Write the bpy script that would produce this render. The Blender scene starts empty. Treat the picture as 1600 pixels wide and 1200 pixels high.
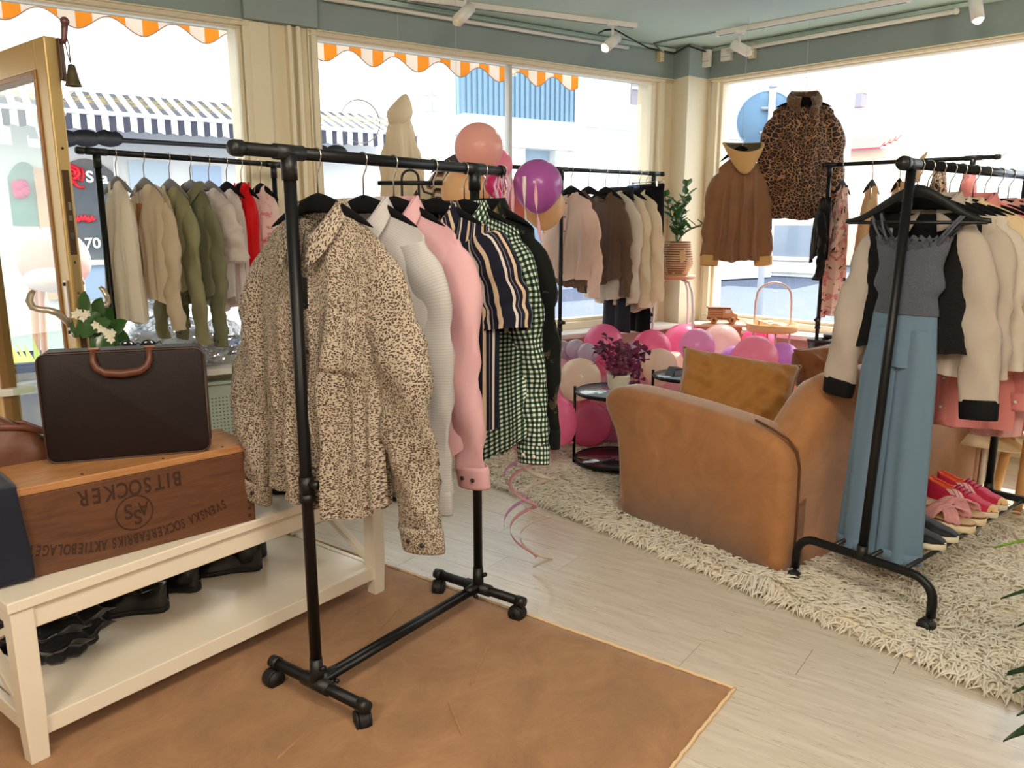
import bpy, math, random
import numpy as np
from mathutils import Vector, Matrix
random.seed(7); RNG=np.random.default_rng(7)
SC=bpy.context.scene; COL=SC.collection; PI=math.pi
sin,cos=math.sin,math.cos
# ---------------------------------------------------------------- camera, sky, sun, lamps, exposure
CAMH=1.42; FPX=1230.0; TH=math.atan(251/1230)
cd=bpy.data.cameras.new('camera'); cam=bpy.data.objects.new('camera',cd); COL.objects.link(cam)
cam.location=(0,0,CAMH); cam.rotation_euler=(PI/2-TH,0,0); cd.sensor_width=36; cd.lens=FPX/1600*36; cd.clip_start=.05
SC.camera=cam
SC.view_settings.view_transform='Standard'; SC.view_settings.look='None'; SC.view_settings.gamma=1
SC.view_settings.use_curve_mapping=False; SC.view_settings.exposure=0.0
try:
    SC.cycles.use_denoising=True; SC.cycles.sample_clamp_indirect=6; SC.cycles.max_bounces=10
    SC.cycles.transparent_max_bounces=16
except Exception: pass
W=bpy.data.worlds.new('sky'); SC.world=W; W.use_nodes=True
bg=W.node_tree.nodes['Background']; bg.inputs[0].default_value=(.93,.97,1,1); bg.inputs[1].default_value=3.9
sl=bpy.data.lights.new('sun','SUN'); sl.energy=9.5; sl.angle=.01; sl.color=(1,.95,.87)
so=bpy.data.objects.new('sun',sl); COL.objects.link(so); so.location=(2,9,9)
so.rotation_euler=Vector((-.36,-.5,-.85)).to_track_quat('-Z','Y').to_euler()
def lamp(name,loc,aim,kind,e,col,size=.3,spot=1.2):
    l=bpy.data.lights.new(name,kind); l.energy=e; l.color=col
    if kind=='AREA': l.size=size
    else: l.shadow_soft_size=size
    if kind=='SPOT': l.spot_size=spot; l.spot_blend=.6
    o=bpy.data.objects.new(name,l); COL.objects.link(o); o.location=loc
    o.rotation_euler=(Vector(aim)-Vector(loc)).to_track_quat('-Z','Y').to_euler(); return o
WARM=(1,.86,.69)
lamp('ceiling_lamp',(-1.2,-.8,2.66),(-.5,2,.6),'AREA',84,WARM,.9)
lamp('ceiling_lamp',(1.3,-.7,2.66),(1.2,2.6,.5),'AREA',84,WARM,.9)
lamp('ceiling_lamp',(.2,.9,2.66),(.1,1.6,0),'AREA',34,WARM,.7)

# ---------------------------------------------------------------- helpers
def ray(px,py):
    c,s=cos(TH),sin(TH)
    return Vector((px-800, c*FPX+s*(600-py), -s*FPX+c*(600-py)))
def at_z(px,py,z):
    d=ray(px,py); return Vector((0,0,CAMH))+d*((z-CAMH)/d.z)
def at_d(px,py,dep): return Vector((0,0,CAMH))+ray(px,py)*(dep/FPX)
def on_plane(px,py,p,n):
    d=ray(px,py); o=Vector((0,0,CAMH)); n=Vector(n); return o+d*((Vector(p)-o).dot(n)/d.dot(n))
def lin(c): return tuple((x/255/12.92 if x/255<=.04045 else ((x/255+.055)/1.055)**2.4) for x in c[:3])+(1,)
def lerp(a,b,t): return a+(b-a)*t
def sst(x): x=min(1,max(0,x)); return x*x*(3-2*x)
def prof(pts,t):
    for (a,va),(b,vb) in zip(pts,pts[1:]):
        if t<=b: return lerp(va,vb,sst((t-a)/(b-a)) if b>a else 1)
    return pts[-1][1]
class MB:
    def __init__(s): s.v=[]; s.f=[]; s.u=[]
    def add(s,vs,fs,us=None):
        n=len(s.v); s.v+=[tuple(v) for v in vs]
        for k,f in enumerate(fs):
            s.f.append(tuple(i+n for i in f)); s.u.append(us[k] if us else None)
        return s
    def box(s,c,d,rz=0,m=None):
        x,y,z=[k/2 for k in d]; R=m or Matrix.Rotation(rz,3,'Z'); c=Vector(c)
        P=[(-x,-y,-z),(x,-y,-z),(x,y,-z),(-x,y,-z),(-x,-y,z),(x,-y,z),(x,y,z),(-x,y,z)]
        return s.add([c+R@Vector(p) for p in P],[(0,3,2,1),(4,5,6,7),(0,1,5,4),(1,2,6,5),(2,3,7,6),(3,0,4,7)])
    def bar(s,a,b,w,h,up=(0,0,1)):   # rectangular bar between two points
        a,b=Vector(a),Vector(b); d=(b-a); L=d.length; d.normalize(); u=Vector(up)
        if abs(d.dot(u))>.98: u=Vector((0,1,0))
        x=d.cross(u).normalized(); u=x.cross(d)
        return s.box((a+b)/2,(w,L,h),m=Matrix((x,d,u)).transposed())
    def grid(s,fn,nu,nv,cu=False,us=1,vs=1,flip=False,cap0=False,cap1=False):
        w=nu if cu else nu+1
        V=[fn(i/nu,j/nv) for j in range(nv+1) for i in range(w)]; F=[];U=[]
        for j in range(nv):
            for i in range(nu):
                i2=(i+1)%w if cu else i+1
                f=[j*w+i,j*w+i2,(j+1)*w+i2,(j+1)*w+i]
                u=[(i/nu*us,j/nv*vs),((i+1)/nu*us,j/nv*vs),((i+1)/nu*us,(j+1)/nv*vs),(i/nu*us,(j+1)/nv*vs)]
                if flip: f.reverse(); u.reverse()
                F.append(tuple(f)); U.append(u)
        if cu:
            if cap0: F.append(tuple(reversed(range(w)))); U.append([(0,0)]*w)
            if cap1: F.append(tuple(range(nv*w,nv*w+w))); U.append([(0,0)]*w)
        return s.add(V,F,U)
    def tube(s,path,r,n=8,caps=True,flat=1.0,side=None,us=None):
        P=[Vector(p) for p in path]; N=len(P); rr=r if isinstance(r,(list,tuple)) else [r]*N
        T=[(P[min(i+1,N-1)]-P[max(i-1,0)]).normalized() for i in range(N)]
        ref=Vector(side) if side else (Vector((0,0,1)) if abs(T[0].z)<.9 else Vector((1,0,0)))
        A=(ref-T[0]*ref.dot(T[0])).normalized(); V=[]
        for i in range(N):
            A=(A-T[i]*A.dot(T[i])); A=A.normalized() if A.length>1e-6 else Vector((1,0,0))
            B=T[i].cross(A)
            for k in range(n):
                a=2*PI*k/n; V.append(P[i]+(A*cos(a)+B*sin(a)*flat)*rr[i])
        F=[];U=[]; L=0
        for i in range(N-1):
            l2=L+(P[i+1]-P[i]).length
            for k in range(n):
                k2=(k+1)%n; F.append((i*n+k,i*n+k2,(i+1)*n+k2,(i+1)*n+k))
                c=2*PI*rr[0]/n; U.append([(k*c,L),((k+1)*c,L),((k+1)*c,l2),(k*c,l2)])
            L=l2
        if caps:
            F.append(tuple(reversed(range(n)))); U.append([(0,0)]*n)
            F.append(tuple(range((N-1)*n,N*n))); U.append([(0,0)]*n)
        return s.add(V,F,U)
    def cyl(s,a,b,r,n=16,r2=None): return s.tube([a,b],[r,r if r2 is None else r2],n)
    def lathe(s,pr,n=24,c=(0,0,0),caps=True):
        c=Vector(c); return s.grid(lambda u,v:c+Vector((pr[round(v*(len(pr)-1))][0]*cos(2*PI*u),pr[round(v*(len(pr)-1))][0]*sin(2*PI*u),pr[round(v*(len(pr)-1))][1])),n,len(pr)-1,True,cap0=caps,cap1=caps)
    def ball(s,c,r,n=20,m=12,sz=1,sq=None):
        c=Vector(c)
        def f(u,v):
            a=2*PI*u; b=PI*(v-.5); q=cos(b)
            p=Vector((q*cos(a)*r,q*sin(a)*r,sin(b)*r*sz)); return c+(sq(p) if sq else p)
        return s.grid(f,n,m,True)
    def prism(s,poly,y0,y1,fr=None):  # polygon in local XZ extruded along Y; fr maps a point
        n=len(poly); g=fr or (lambda p:p)
        V=[g((x,y0,z)) for x,z in poly]+[g((x,y1,z)) for x,z in poly]
        return s.add(V,[tuple(range(n)),tuple(range(2*n-1,n-1,-1))]+[(i,i+n,(i+1)%n+n,(i+1)%n) for i in range(n)])
    def xf(s,m,k0=0):
        for i in range(k0,len(s.v)): s.v[i]=tuple(m@Vector(s.v[i]))
        return s
def obj(name,mb,mat,parent=None,smooth=True,bevel=0,sub=0,solid=0,weld=False,kind=None):
    me=bpy.data.meshes.new(name); me.from_pydata(mb.v,[],mb.f)
    if any(u for u in mb.u):
        uv=me.uv_layers.new(name='UVMap'); fl=[]
        for f,u in zip(mb.f,mb.u):
            for k in range(len(f)): fl+= list(u[k]) if u else [0,0]
        uv.data.foreach_set('uv',fl)
    me.polygons.foreach_set('use_smooth',[smooth]*len(me.polygons))
    me.validate(); me.update()
    for m in (mat if isinstance(mat,list) else [mat]): me.materials.append(m)
    o=bpy.data.objects.new(name,me); COL.objects.link(o)
    if parent: o.parent=parent
    if weld: o.modifiers.new('w','WELD').merge_threshold=1e-4
    if bevel:
        b=o.modifiers.new('b','BEVEL'); b.width=bevel; b.segments=2; b.limit_method='ANGLE'; b.angle_limit=.6
    if solid: q=o.modifiers.new('s','SOLIDIFY'); q.thickness=solid; q.offset=0
    if sub: q=o.modifiers.new('u','SUBSURF'); q.levels=sub; q.render_levels=sub
    if kind: o['kind']=kind
    return o
def tag(o,label=None,cat=None,group=None,kind=None):
    if label: o['label']=label
    if cat: o['category']=cat
    if group: o['group']=group
    if kind: o['kind']=kind
    return o
def thing(name,label,cat,loc=(0,0,0),rz=0,group=None):
    o=bpy.data.objects.new(name,None); COL.objects.link(o); o.location=loc; o.rotation_euler=(0,0,rz); o.empty_display_size=.05
    return tag(o,label,cat,group)
def struct(name,mb,mat,**k):
    o=obj(name,mb,mat,**k); o['kind']='structure'; return o
def dup(root,loc=None,rz=None,label=None,group=None):
    def cp(o,p):
        c=o.copy(); COL.objects.link(c); c.parent=p
        for ch in o.children: cp(ch,c)
        return c
    c=cp(root,None)
    if loc is not None: c.location=loc
    if rz is not None: c.rotation_euler=(0,0,rz)
    if label: c['label']=label
    if group: c['group']=group
    return c
# ---------------------------------------------------------------- materials
def mth(nt,op,a,b=None,c=None):
    n=nt.nodes.new('ShaderNodeMath'); n.operation=op
    for i,v in enumerate((a,b,c)):
        if v is None: continue
        if isinstance(v,(int,float)): n.inputs[i].default_value=v
        else: nt.links.new(v,n.inputs[i])
    return n.outputs[0]
def mixc(nt,f,a,b):
    n=nt.nodes.new('ShaderNodeMix'); n.data_type='RGBA'
    for s,v in ((n.inputs[0],f),(n.inputs[6],a),(n.inputs[7],b)):
        if isinstance(v,(int,float)): s.default_value=v
        elif isinstance(v,tuple): s.default_value=v
        else: nt.links.new(v,s)
    return n.outputs[2]
def ramp(nt,f,stops,const=False):
    n=nt.nodes.new('ShaderNodeValToRGB'); e=n.color_ramp.elements
    if const: n.color_ramp.interpolation='CONSTANT'
    while len(e)<len(stops): e.new(.5)
    for k,(p,c) in zip(e,stops): k.position=p; k.color=c
    nt.links.new(f,n.inputs[0]); return n.outputs[0]
def coord(nt,which='Object',scale=(1,1,1),rz=0):
    t=nt.nodes.new('ShaderNodeTexCoord'); m=nt.nodes.new('ShaderNodeMapping'); m.inputs['Scale'].default_value=scale
    m.inputs['Rotation'].default_value=(0,0,rz)
    nt.links.new(t.outputs[which],m.inputs[0]); return m.outputs[0]
def noise(nt,vec,scale,detail=3,rough=.5,dist=0):
    n=nt.nodes.new('ShaderNodeTexNoise'); n.inputs['Scale'].default_value=scale; n.inputs['Detail'].default_value=detail
    n.inputs['Roughness'].default_value=rough; n.inputs['Distortion'].default_value=dist
    if vec is not None: nt.links.new(vec,n.inputs['Vector'])
    return n.outputs['Fac']
def voro(nt,vec,scale,feat='F1',out='Distance',rnd=1):
    n=nt.nodes.new('ShaderNodeTexVoronoi'); n.feature=feat; n.inputs['Scale'].default_value=scale; n.inputs['Randomness'].default_value=rnd
    nt.links.new(vec,n.inputs['Vector']); return n.outputs[out]
def sepx(nt,vec):
    n=nt.nodes.new('ShaderNodeSeparateXYZ'); nt.links.new(vec,n.inputs[0]); return n.outputs
def M(name,col,rough=.6,metal=0,fn=None,var=0,vscale=8,bump=0,bscale=120,trans=0,sheen=0,coat=0,emit=None,es=1,spec=.5,alpha=1,tcol=None,bfn=None):
    m=bpy.data.materials.new(name); m.use_nodes=True; nt=m.node_tree; p=nt.nodes['Principled BSDF']
    c=lin(col); p.inputs['Base Color'].default_value=c; p.inputs['Roughness'].default_value=rough; p.inputs['Metallic'].default_value=metal
    p.inputs['Specular IOR Level'].default_value=spec
    if sheen: p.inputs['Sheen Weight'].default_value=sheen; p.inputs['Sheen Roughness'].default_value=.4
    if coat: p.inputs['Coat Weight'].default_value=coat; p.inputs['Coat Roughness'].default_value=.1
    cs=None
    if fn: cs=fn(nt)
    elif var:
        f=noise(nt,coord(nt),vscale,4)
        cs=mixc(nt,mth(nt,'MULTIPLY',f,1),tuple(x*(1-var) for x in c[:3])+(1,),tuple(min(1,x*(1+var)) for x in c[:3])+(1,))
    if cs is not None: nt.links.new(cs,p.inputs['Base Color'])
    if bump or bfn:
        b=nt.nodes.new('ShaderNodeBump'); b.inputs['Strength'].default_value=bump or .3; b.inputs['Distance'].default_value=.004
        nt.links.new(bfn(nt) if bfn else noise(nt,coord(nt),bscale,4,.6),b.inputs['Height']); nt.links.new(b.outputs[0],p.inputs['Normal'])
    if emit: p.inputs['Emission Color'].default_value=lin(emit); p.inputs['Emission Strength'].default_value=es
    if alpha<1: p.inputs['Alpha'].default_value=alpha
    if trans:
        t=nt.nodes.new('ShaderNodeBsdfTranslucent'); mx=nt.nodes.new('ShaderNodeMixShader'); mx.inputs[0].default_value=trans
        t.inputs[0].default_value=lin(tcol) if tcol else c
        if cs is not None and not tcol: nt.links.new(cs,t.inputs[0])
        nt.links.new(p.outputs[0],mx.inputs[1]); nt.links.new(t.outputs[0],mx.inputs[2])
        nt.links.new(mx.outputs[0],nt.nodes['Material Output'].inputs[0])
    return m
def glass(name,tint=(250,255,253),refl=.06,rough=0.0,fk=.8):
    m=bpy.data.materials.new(name); m.use_nodes=True; nt=m.node_tree; nt.nodes.remove(nt.nodes['Principled BSDF'])
    t=nt.nodes.new('ShaderNodeBsdfTransparent'); t.inputs[0].default_value=lin(tint)
    g=nt.nodes.new('ShaderNodeBsdfGlossy'); g.inputs['Roughness'].default_value=rough
    f=nt.nodes.new('ShaderNodeFresnel'); f.inputs[0].default_value=1.3
    mx=nt.nodes.new('ShaderNodeMixShader'); nt.links.new(mth(nt,'MULTIPLY_ADD',f.outputs[0],fk,refl*.3),mx.inputs[0])
    nt.links.new(t.outputs[0],mx.inputs[1]); nt.links.new(g.outputs[0],mx.inputs[2]); nt.links.new(mx.outputs[0],nt.nodes['Material Output'].inputs[0])
    return m
BLACK=M('black_metal',(17,17,20),.42,.2,spec=.4); BLKP=M('black_plastic',(16,16,18),.45); VELV=M('black_velvet',(9,9,12),.85,spec=.2)
CHROME=M('chrome',(215,210,200),.2,1); CREAM=M('cream_paint',(236,224,196),.45,var=.03); WHITE=M('white_paint',(240,236,228),.4,var=.02)
TEAL=M('grey_teal_paint',(150,164,162),.7,var=.05,vscale=2); CEIL=M('pale_teal_ceiling',(196,218,208),.7,var=.03,vscale=1.5)
GLASS=glass('window_glass'); WALLP=M('warm_wall_paint',(226,214,196),.8,var=.02)
BRASS=M('brass',(176,138,84),.35,.75); DKBRASS=M('dark_brass',(96,72,52),.4,.7)
# ---------------------------------------------------------------- the room
C0=Vector((1.39,6.48,0)); dA=Vector((-.83,-.56,0)).normalized(); oA=Vector((-.56,.83,0)).normalized()
dB=Vector((.69,-.72,0)).normalized(); oB=Vector((.72,.69,0)).normalized()
def A(u,z=0,o=0): return C0+dA*u+oA*o+Vector((0,0,z))
def B(u,z=0,o=0): return C0+dB*u+oB*o+Vector((0,0,z))
def slab(mb,fn,u0,u1,z0,z1,o0,o1):
    P=[fn(u0,z0,o0),fn(u1,z0,o0),fn(u1,z0,o1),fn(u0,z0,o1),fn(u0,z1,o0),fn(u1,z1,o0),fn(u1,z1,o1),fn(u0,z1,o1)]
    return mb.add(P,[(0,3,2,1),(4,5,6,7),(0,1,5,4),(1,2,6,5),(2,3,7,6),(3,0,4,7)])
ZB=2.497; ZC=2.72; ZS=.68; ZW=2.468
def fl(nt,stripe=False):
    v=coord(nt,'UV',(1,1,1)); g=noise(nt,coord(nt,'UV',(1.2,9,1)),3.2,6,.62,.9); k=noise(nt,coord(nt,'UV',(2,16,1)),4,3,.5,1.6)
    c=ramp(nt,g,[(.0,lin((184,170,156))),(.42,lin((204,192,178))),(.62,lin((214,203,190))),(1,lin((222,212,200)))])
    d=ramp(nt,k,[(.0,(1,1,1,1)),(.29,(1,1,1,1)),(.33,(.5,.46,.42,1)),(.37,(1,1,1,1)),(1,(1,1,1,1))])
    n=nt.nodes.new('ShaderNodeMix'); n.data_type='RGBA'; n.blend_type='MULTIPLY'; n.inputs[0].default_value=.55
    nt.links.new(c,n.inputs[6]); nt.links.new(d,n.inputs[7]); return n.outputs[2]
FLOORM=M('pale_oak_laminate',(216,206,194),.27,fn=fl,spec=.6); 
SUB=M('floor_joint',(150,140,130),.6)
AEND=A(6.2); BEND=B(5.6)
pts=[C0,AEND,Vector((-3.0,-2.6,0)),Vector((4.9,-2.6,0)),BEND]
floor=struct('floor',MB().add([p+Vector((0,0,-.006)) for p in pts]+[p+Vector((0,0,-.16)) for p in pts],[tuple(range(5))[::-1] if False else (0,1,2,3,4),(9,8,7,6,5)]+[(i,i+5,(i+1)%5+5,(i+1)%5) for i in range(5)]),SUB,smooth=False)
pd=Vector((-.805,.594,0)).normalized(); pn=Vector((pd.y,-pd.x,0))  # board direction, across
def inside(p,q,m=0):
    r=False;n=len(q)
    for i in range(n):
        a,b=q[i],q[(i+1)%n]
        if (a.y>p.y)!=(b.y>p.y) and p.x<(b.x-a.x)*(p.y-a.y)/(b.y-a.y)+a.x: r=not r
    return r
BW,BL=.192,1.29
meshes=[]
for k in range(6):
    mb=MB(); x,y,z=(BL-.0016)/2,(BW-.0016)/2,.006
    mb.box((0,0,-.004),(2*x,2*y,.008)); mb.u=[[(k*1.7+mb.v[i][0],k*.61+mb.v[i][1]) for i in f] for f in mb.f]
    o=obj('floor_board',mb,FLOORM,smooth=False); meshes.append(o.data); bpy.data.objects.remove(o)
rz=math.atan2(pd.y,pd.x); nb=0
for j in range(-30,32):
    off=random.random()*BL
    for i in range(-6,8):
        c=pd*(i*BL+off)+pn*(j*BW)+Vector((0,2.6,0))
        if c.y<.9 or not any(inside(c+pd*a+pn*b,pts) for a in(-BL/2,0,BL/2) for b in (-BW/2,BW/2)): continue
        q=Vector((c.x,c.y,-CAMH)); dep=c.y*cos(TH)+CAMH*sin(TH)
        if abs(c.x)/max(dep,.1)>1.15: continue
        o=bpy.data.objects.new('floor_board',random.choice(meshes)); COL.objects.link(o); o.parent=floor; o.location=c; o.rotation_euler=(0,0,rz); nb+=1
# uncovered floor behind the camera
mb=MB().add([(-3.4,-2.6,0),(4.9,-2.6,0),(4.9,1.0,0),(-3.4,1.0,0)],[(0,1,2,3)],[[(0,0),(8,0),(8,3),(0,3)]]); obj('floor_boards_behind',mb,FLOORM,floor,smooth=False,kind='stuff')
struct('ceiling',MB().add([p+Vector((0,0,ZC)) for p in pts]+[p+Vector((0,0,ZC+.2)) for p in pts],[(4,3,2,1,0),(5,6,7,8,9)]+[(i,(i+1)%5,(i+1)%5+5,i+5) for i in range(5)]),CEIL,smooth=False)
U2a,U2b,U1a,U1b,UDa,UDb=.33,3.03,3.44,4.74,4.80,5.75; U3a,U3b=.23,4.6
wl=MB(); slab(wl,A,0,6.2,ZB,ZC,0,.3); struct('trim_1',wl,TEAL,smooth=False)           # beam over the street windows
wr=MB(); slab(wr,B,0,5.6,ZB,ZC,0,.3); struct('trim_2',wr,TEAL,smooth=False)
w=MB(); slab(w,A,0,UDa,0,ZS-.03,0,.3); slab(w,A,U2b,U1a,ZS-.03,ZB,0,.3); slab(w,A,0,U2a-.06,ZS-.03,ZB,.0,.3); slab(w,A,UDb,6.2,0,ZB,0,.3); slab(w,A,U1b,UDa,ZS-.03,ZB,.02,.3)
wa=struct('wall_left',w,CREAM,smooth=False)
w=MB(); slab(w,B,0,5.6,0,ZS-.03,0,.3); slab(w,B,0,U3a-.05,ZS-.03,ZB,0,.3); slab(w,B,U3b,5.6,ZS-.03,ZB,0,.3); wb=struct('wall_right',w,CREAM,smooth=False)
def plainwall(name,a,b):
    d=(b-a).normalized(); n=Vector((d.y,-d.x,0)); mb=MB(); f=lambda u,z,o:a+d*u+n*o+Vector((0,0,z))
    slab(mb,f,0,(b-a).length,0,ZC,0,.2); struct(name,mb,WALLP,smooth=False)
plainwall('wall_back_left',pts[1],pts[2]); plainwall('wall_back',pts[2],pts[3]); plainwall('wall_back_right',pts[3],pts[4])
# corner pillar, teal head over a cream shaft
Np=Vector((1.315,6.2,0))
for nm,z0,z1,m,e in (('trim_3',0,ZB,CREAM,0),('trim_4',ZB,ZC,TEAL,.004)):
    q=[A(.19),Np+Vector((-.1,-.6,0)).normalized()*e,B(.17),C0]; mb=MB().add([p+Vector((0,0,z0)) for p in q]+[p+Vector((0,0,z1)) for p in q],[(0,1,2,3),(7,6,5,4)]+[(i,i+4,(i+1)%4+4,(i+1)%4) for i in range(4)]); struct(nm,mb,m,smooth=False)
# mouldings on the post between the two street windows
mb=MB()
for u0,u1,o in ((U2b+.02,U2b+.05,-.02),(U2b+.10,U2b+.125,-.05),(U2b+.15,U2b+.175,-.05),(U1a-.14,U1a-.03,-.025)): slab(mb,A,u0,u1,0,ZB-.002,o,.01)
slab(mb,A,U2b+.02,U1a-.02,ZB+.002,ZC-.002,-.02,.01)
struct('trim_5',mb,CREAM,smooth=False,bevel=.008); 
mb=MB(); slab(mb,A,U2b,U1a,ZB,ZC-.002,-.055,0); struct('trim_6',mb,TEAL,smooth=False,bevel=.004)
def window(name,fn,u0,u1,z0,z1,mull=(),fw=.05,dark=False):
    r=thing(name,None,None); r['kind']='structure'
    fr=MB(); slab(fr,fn,u0-fw,u1+fw,z1,ZB,-.02,.1); slab(fr,fn,u0-fw,u1+fw,z0-fw,z0,-.02,.1); slab(fr,fn,u0-fw,u0,z0,z1,-.02,.1); slab(fr,fn,u1,u1+fw,z0,z1,-.02,.1)
    obj('frame',fr,CREAM,r,False,bevel=.004)
    bd=MB(); i=.022; slab(bd,fn,u0,u1,z1-.010,z1,.02,.1); slab(bd,fn,u0,u1,z0,z0+i,.02,.1); slab(bd,fn,u0,u0+i,z0+i,z1-.010,.02,.1); slab(bd,fn,u1-i,u1,z0+i,z1-.010,.02,.1)
    obj('glazing_bead',bd,CREAM,r,False,bevel=.003)
    ed=[u0]+list(mull)+[u1]
    for m in mull:
        mm=MB(); slab(mm,fn,m-.013,m+.013,z0+i,z1-.010,.035,.09); obj('mullion',mm,M('mullion_grey',(196,196,192),.4,.3),r,False,bevel=.002)
    for a,b in zip(ed,ed[1:]):
        pm=MB(); g0=a+(i if a==u0 else .013); g1=b-(i if b==u1 else .013); pm.add([fn(g0,z0+i,.06),fn(g1,z0+i,.06),fn(g1,z1-.010,.06),fn(g0,z1-.010,.06)],[(0,1,2,3)]); obj('pane',pm,GLASS,r,False)
    s=MB(); slab(s,fn,u0-fw-.02,u1+fw+.02,z0-fw-.035,z0-fw,-.24,.0); slab(s,fn,u0-fw,u1+fw,z0-fw-.06,z0-fw-.02,.1,.36); obj('window_sill',s,WHITE,r,False,bevel=.006)
    if dark:
        mb=MB(); slab(mb,fn,u0,u1,z0-.012,z0+.012,-.035,.02); slab(mb,fn,u0,u1,z0+.022,z0+.034,-.03,.02); obj('bottom_rail',mb,BLACK,r,False,bevel=.003)
    return r
window('window_2',A,U2a,U2b,ZS+.02,ZW,(1.664,)); window('window_1',A,U1a,U1b,ZS+.02,ZW,dark=True); window('window_3',B,U3a+.03,U3b,ZS+.02,ZW,(3.1,))
mb=MB()
for z,o in ((ZW+.010,-.028),(ZW+.023,-.036)):
    slab(mb,A,.2,U2b+.0,z-.004,z+.004,o,-.02); slab(mb,A,U1a,6.0,z-.004,z+.004,o,-.02); slab(mb,B,.17,5.4,z-.004,z+.004,o,-.02)
# cornice line where the beams meet the ceiling
mb2=MB(); slab(mb2,A,.2,6.1,ZC-.03,ZC-.004,-.03,0); slab(mb2,B,.2,5.5,ZC-.03,ZC-.004,-.03,0)
struct('trim_7',mb,CREAM,smooth=False,bevel=.004); struct('trim_8',mb2,CEIL,smooth=False,bevel=.004)
# inner sill of the street window under which the radiator hangs
RAD=M('radiator_sage',(190,200,186),.4)
rd=thing('radiator','pale sage radiator with pierced front under the left street window','radiator',A(3.98,0,-.12),math.atan2(-dA.y,-dA.x))
mb=MB().box((0,0,.335),(.95,.055,.43)); obj('panel',mb,RAD,rd,False,bevel=.01)
mb=MB()
for i in range(44):
    for j in range(17): mb.cyl((-.42+i*.0195,-.0275,.15+j*.02),(-.42+i*.0195,-.0292,.15+j*.02),.0042,6)
obj('perforations',mb,M('dark_hole',(112,122,112),.8),rd,kind='stuff')
mb=MB().box((0,-.012,.558),(.97,.08,.018)); obj('top_grille',mb,RAD,rd,False,bevel=.004)
[obj('pipe',MB().cyl((x,0,.0),(x,0,.12),.011,10),RAD,rd) for x in (-.4,.4)]
mb=MB().box((-.445,-.03,.52),(.016,.012,.016)); obj('screw',mb,CHROME,rd,False)
# ---------------------------------------------------------------- the shop door, standing open into the room
E=Vector((-1.73,3.1,0)); ld=Vector((-.77,.63,0)).normalized(); ln=Vector((.63,.77,0)).normalized()
dr=thing('door_1',None,None); dr['kind']='structure'
def Dr(u,z,o): return E+ld*u+ln*o+Vector((0,0,z))
mb=MB(); slab(mb,Dr,0,.095,.03,2.1,0,.05); slab(mb,Dr,.905,1.0,.03,2.1,0,.05); slab(mb,Dr,.095,.905,1.99,2.1,0,.05); slab(mb,Dr,.095,.905,.03,.30,0,.05)
obj('door_frame',mb,M('bronze_anodised',(206,176,120),.38,.4,var=.08,vscale=3),dr,False,bevel=.006)
mb=MB(); slab(mb,Dr,.095,.115,.3,1.99,-.008,.058); slab(mb,Dr,.885,.905,.3,1.99,-.008,.058); slab(mb,Dr,.115,.885,1.97,1.99,-.008,.058); slab(mb,Dr,.115,.885,.3,.32,-.008,.058); obj('glazing_bead',mb,M('dark_bronze',(156,116,72),.4,.3),dr,False,bevel=.004)
mb=MB().add([Dr(.115,.32,.025),Dr(.885,.32,.025),Dr(.885,1.97,.025),Dr(.115,1.97,.025)],[(0,1,2,3)]); obj('pane',mb,glass('door_glass',(226,240,228),.1,0,.2),dr,False)
mb=MB(); slab(mb,Dr,-.004,0,1.30,1.62,.012,.038); obj('lock_plate',mb,DKBRASS,dr,False,bevel=.008)
mb=MB(); slab(mb,Dr,-.004,0,.92,1.09,.013,.037); obj('lock_plate',mb,DKBRASS,dr,False,bevel=.008)
mb=MB(); slab(mb,Dr,-.003,0,1.09,1.30,.010,.040); obj('strike_plate',mb,M('satin_brass',(206,176,122),.35,.8),dr,False,bevel=.003)
mb=MB(); slab(mb,Dr,-.007,-.003,1.36,1.385,.018,.032); slab(mb,Dr,-.007,-.003,1.43,1.45,.018,.032); slab(mb,Dr,-.012,-.003,1.47,1.5,.02,.03); obj('latch',mb,CHROME,dr,False)
mb=MB()
for z in (1.70,1.15,.87,1.27): mb.cyl(Dr(-.001,z,.025),Dr(-.003,z,.025),.005,10)
obj('screw',mb,BLKP,dr)
HM=M('worn_nickel',(196,182,164),.3,.75)
for sgn,o0 in ((-1,0),(1,.05)):
    mb=MB(); slab(mb,Dr,.018,.05,.98,1.2,min(o0,o0+sgn*.008),max(o0,o0+sgn*.008)); hp=obj('handle_plate',mb,HM,dr,False,bevel=.003)
    path=[(.034,1.02,.004),(.034,1.045,.02),(.036,1.075,.045),(.042,1.088,.075),(.055,1.092,.10),(.075,1.10,.118),(.09,1.125,.122),(.095,1.15,.112),(.095,1.162,.10)]
    mb=MB().tube([Dr(u,z,o0+sgn*o) for u,z,o in path],[.012,.013,.014,.013,.0125,.014,.0145,.013,.009],12,flat=.75); obj('door_handle',mb,HM,dr)
    mb=MB().cyl(Dr(.034,1.185,o0),Dr(.034,1.185,o0+sgn*.014),.007,10); mb.cyl(Dr(.034,.995,o0),Dr(.034,.995,o0+sgn*.014),.007,10); obj('screw',mb,BLKP,dr)
mb=MB().cyl(Dr(.036,.9,-.0),Dr(.036,.9,-.02),.014,14); slab(mb,Dr,.03,.042,.885,.925,-.03,-.016); obj('thumb_turn',mb,HM,dr)
mb=MB(); slab(mb,Dr,1.02,1.1,0,2.2,-.06,.1); struct('trim_9',mb,M('jamb_wood',(228,196,148),.5,var=.1),smooth=False,bevel=.006)
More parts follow.
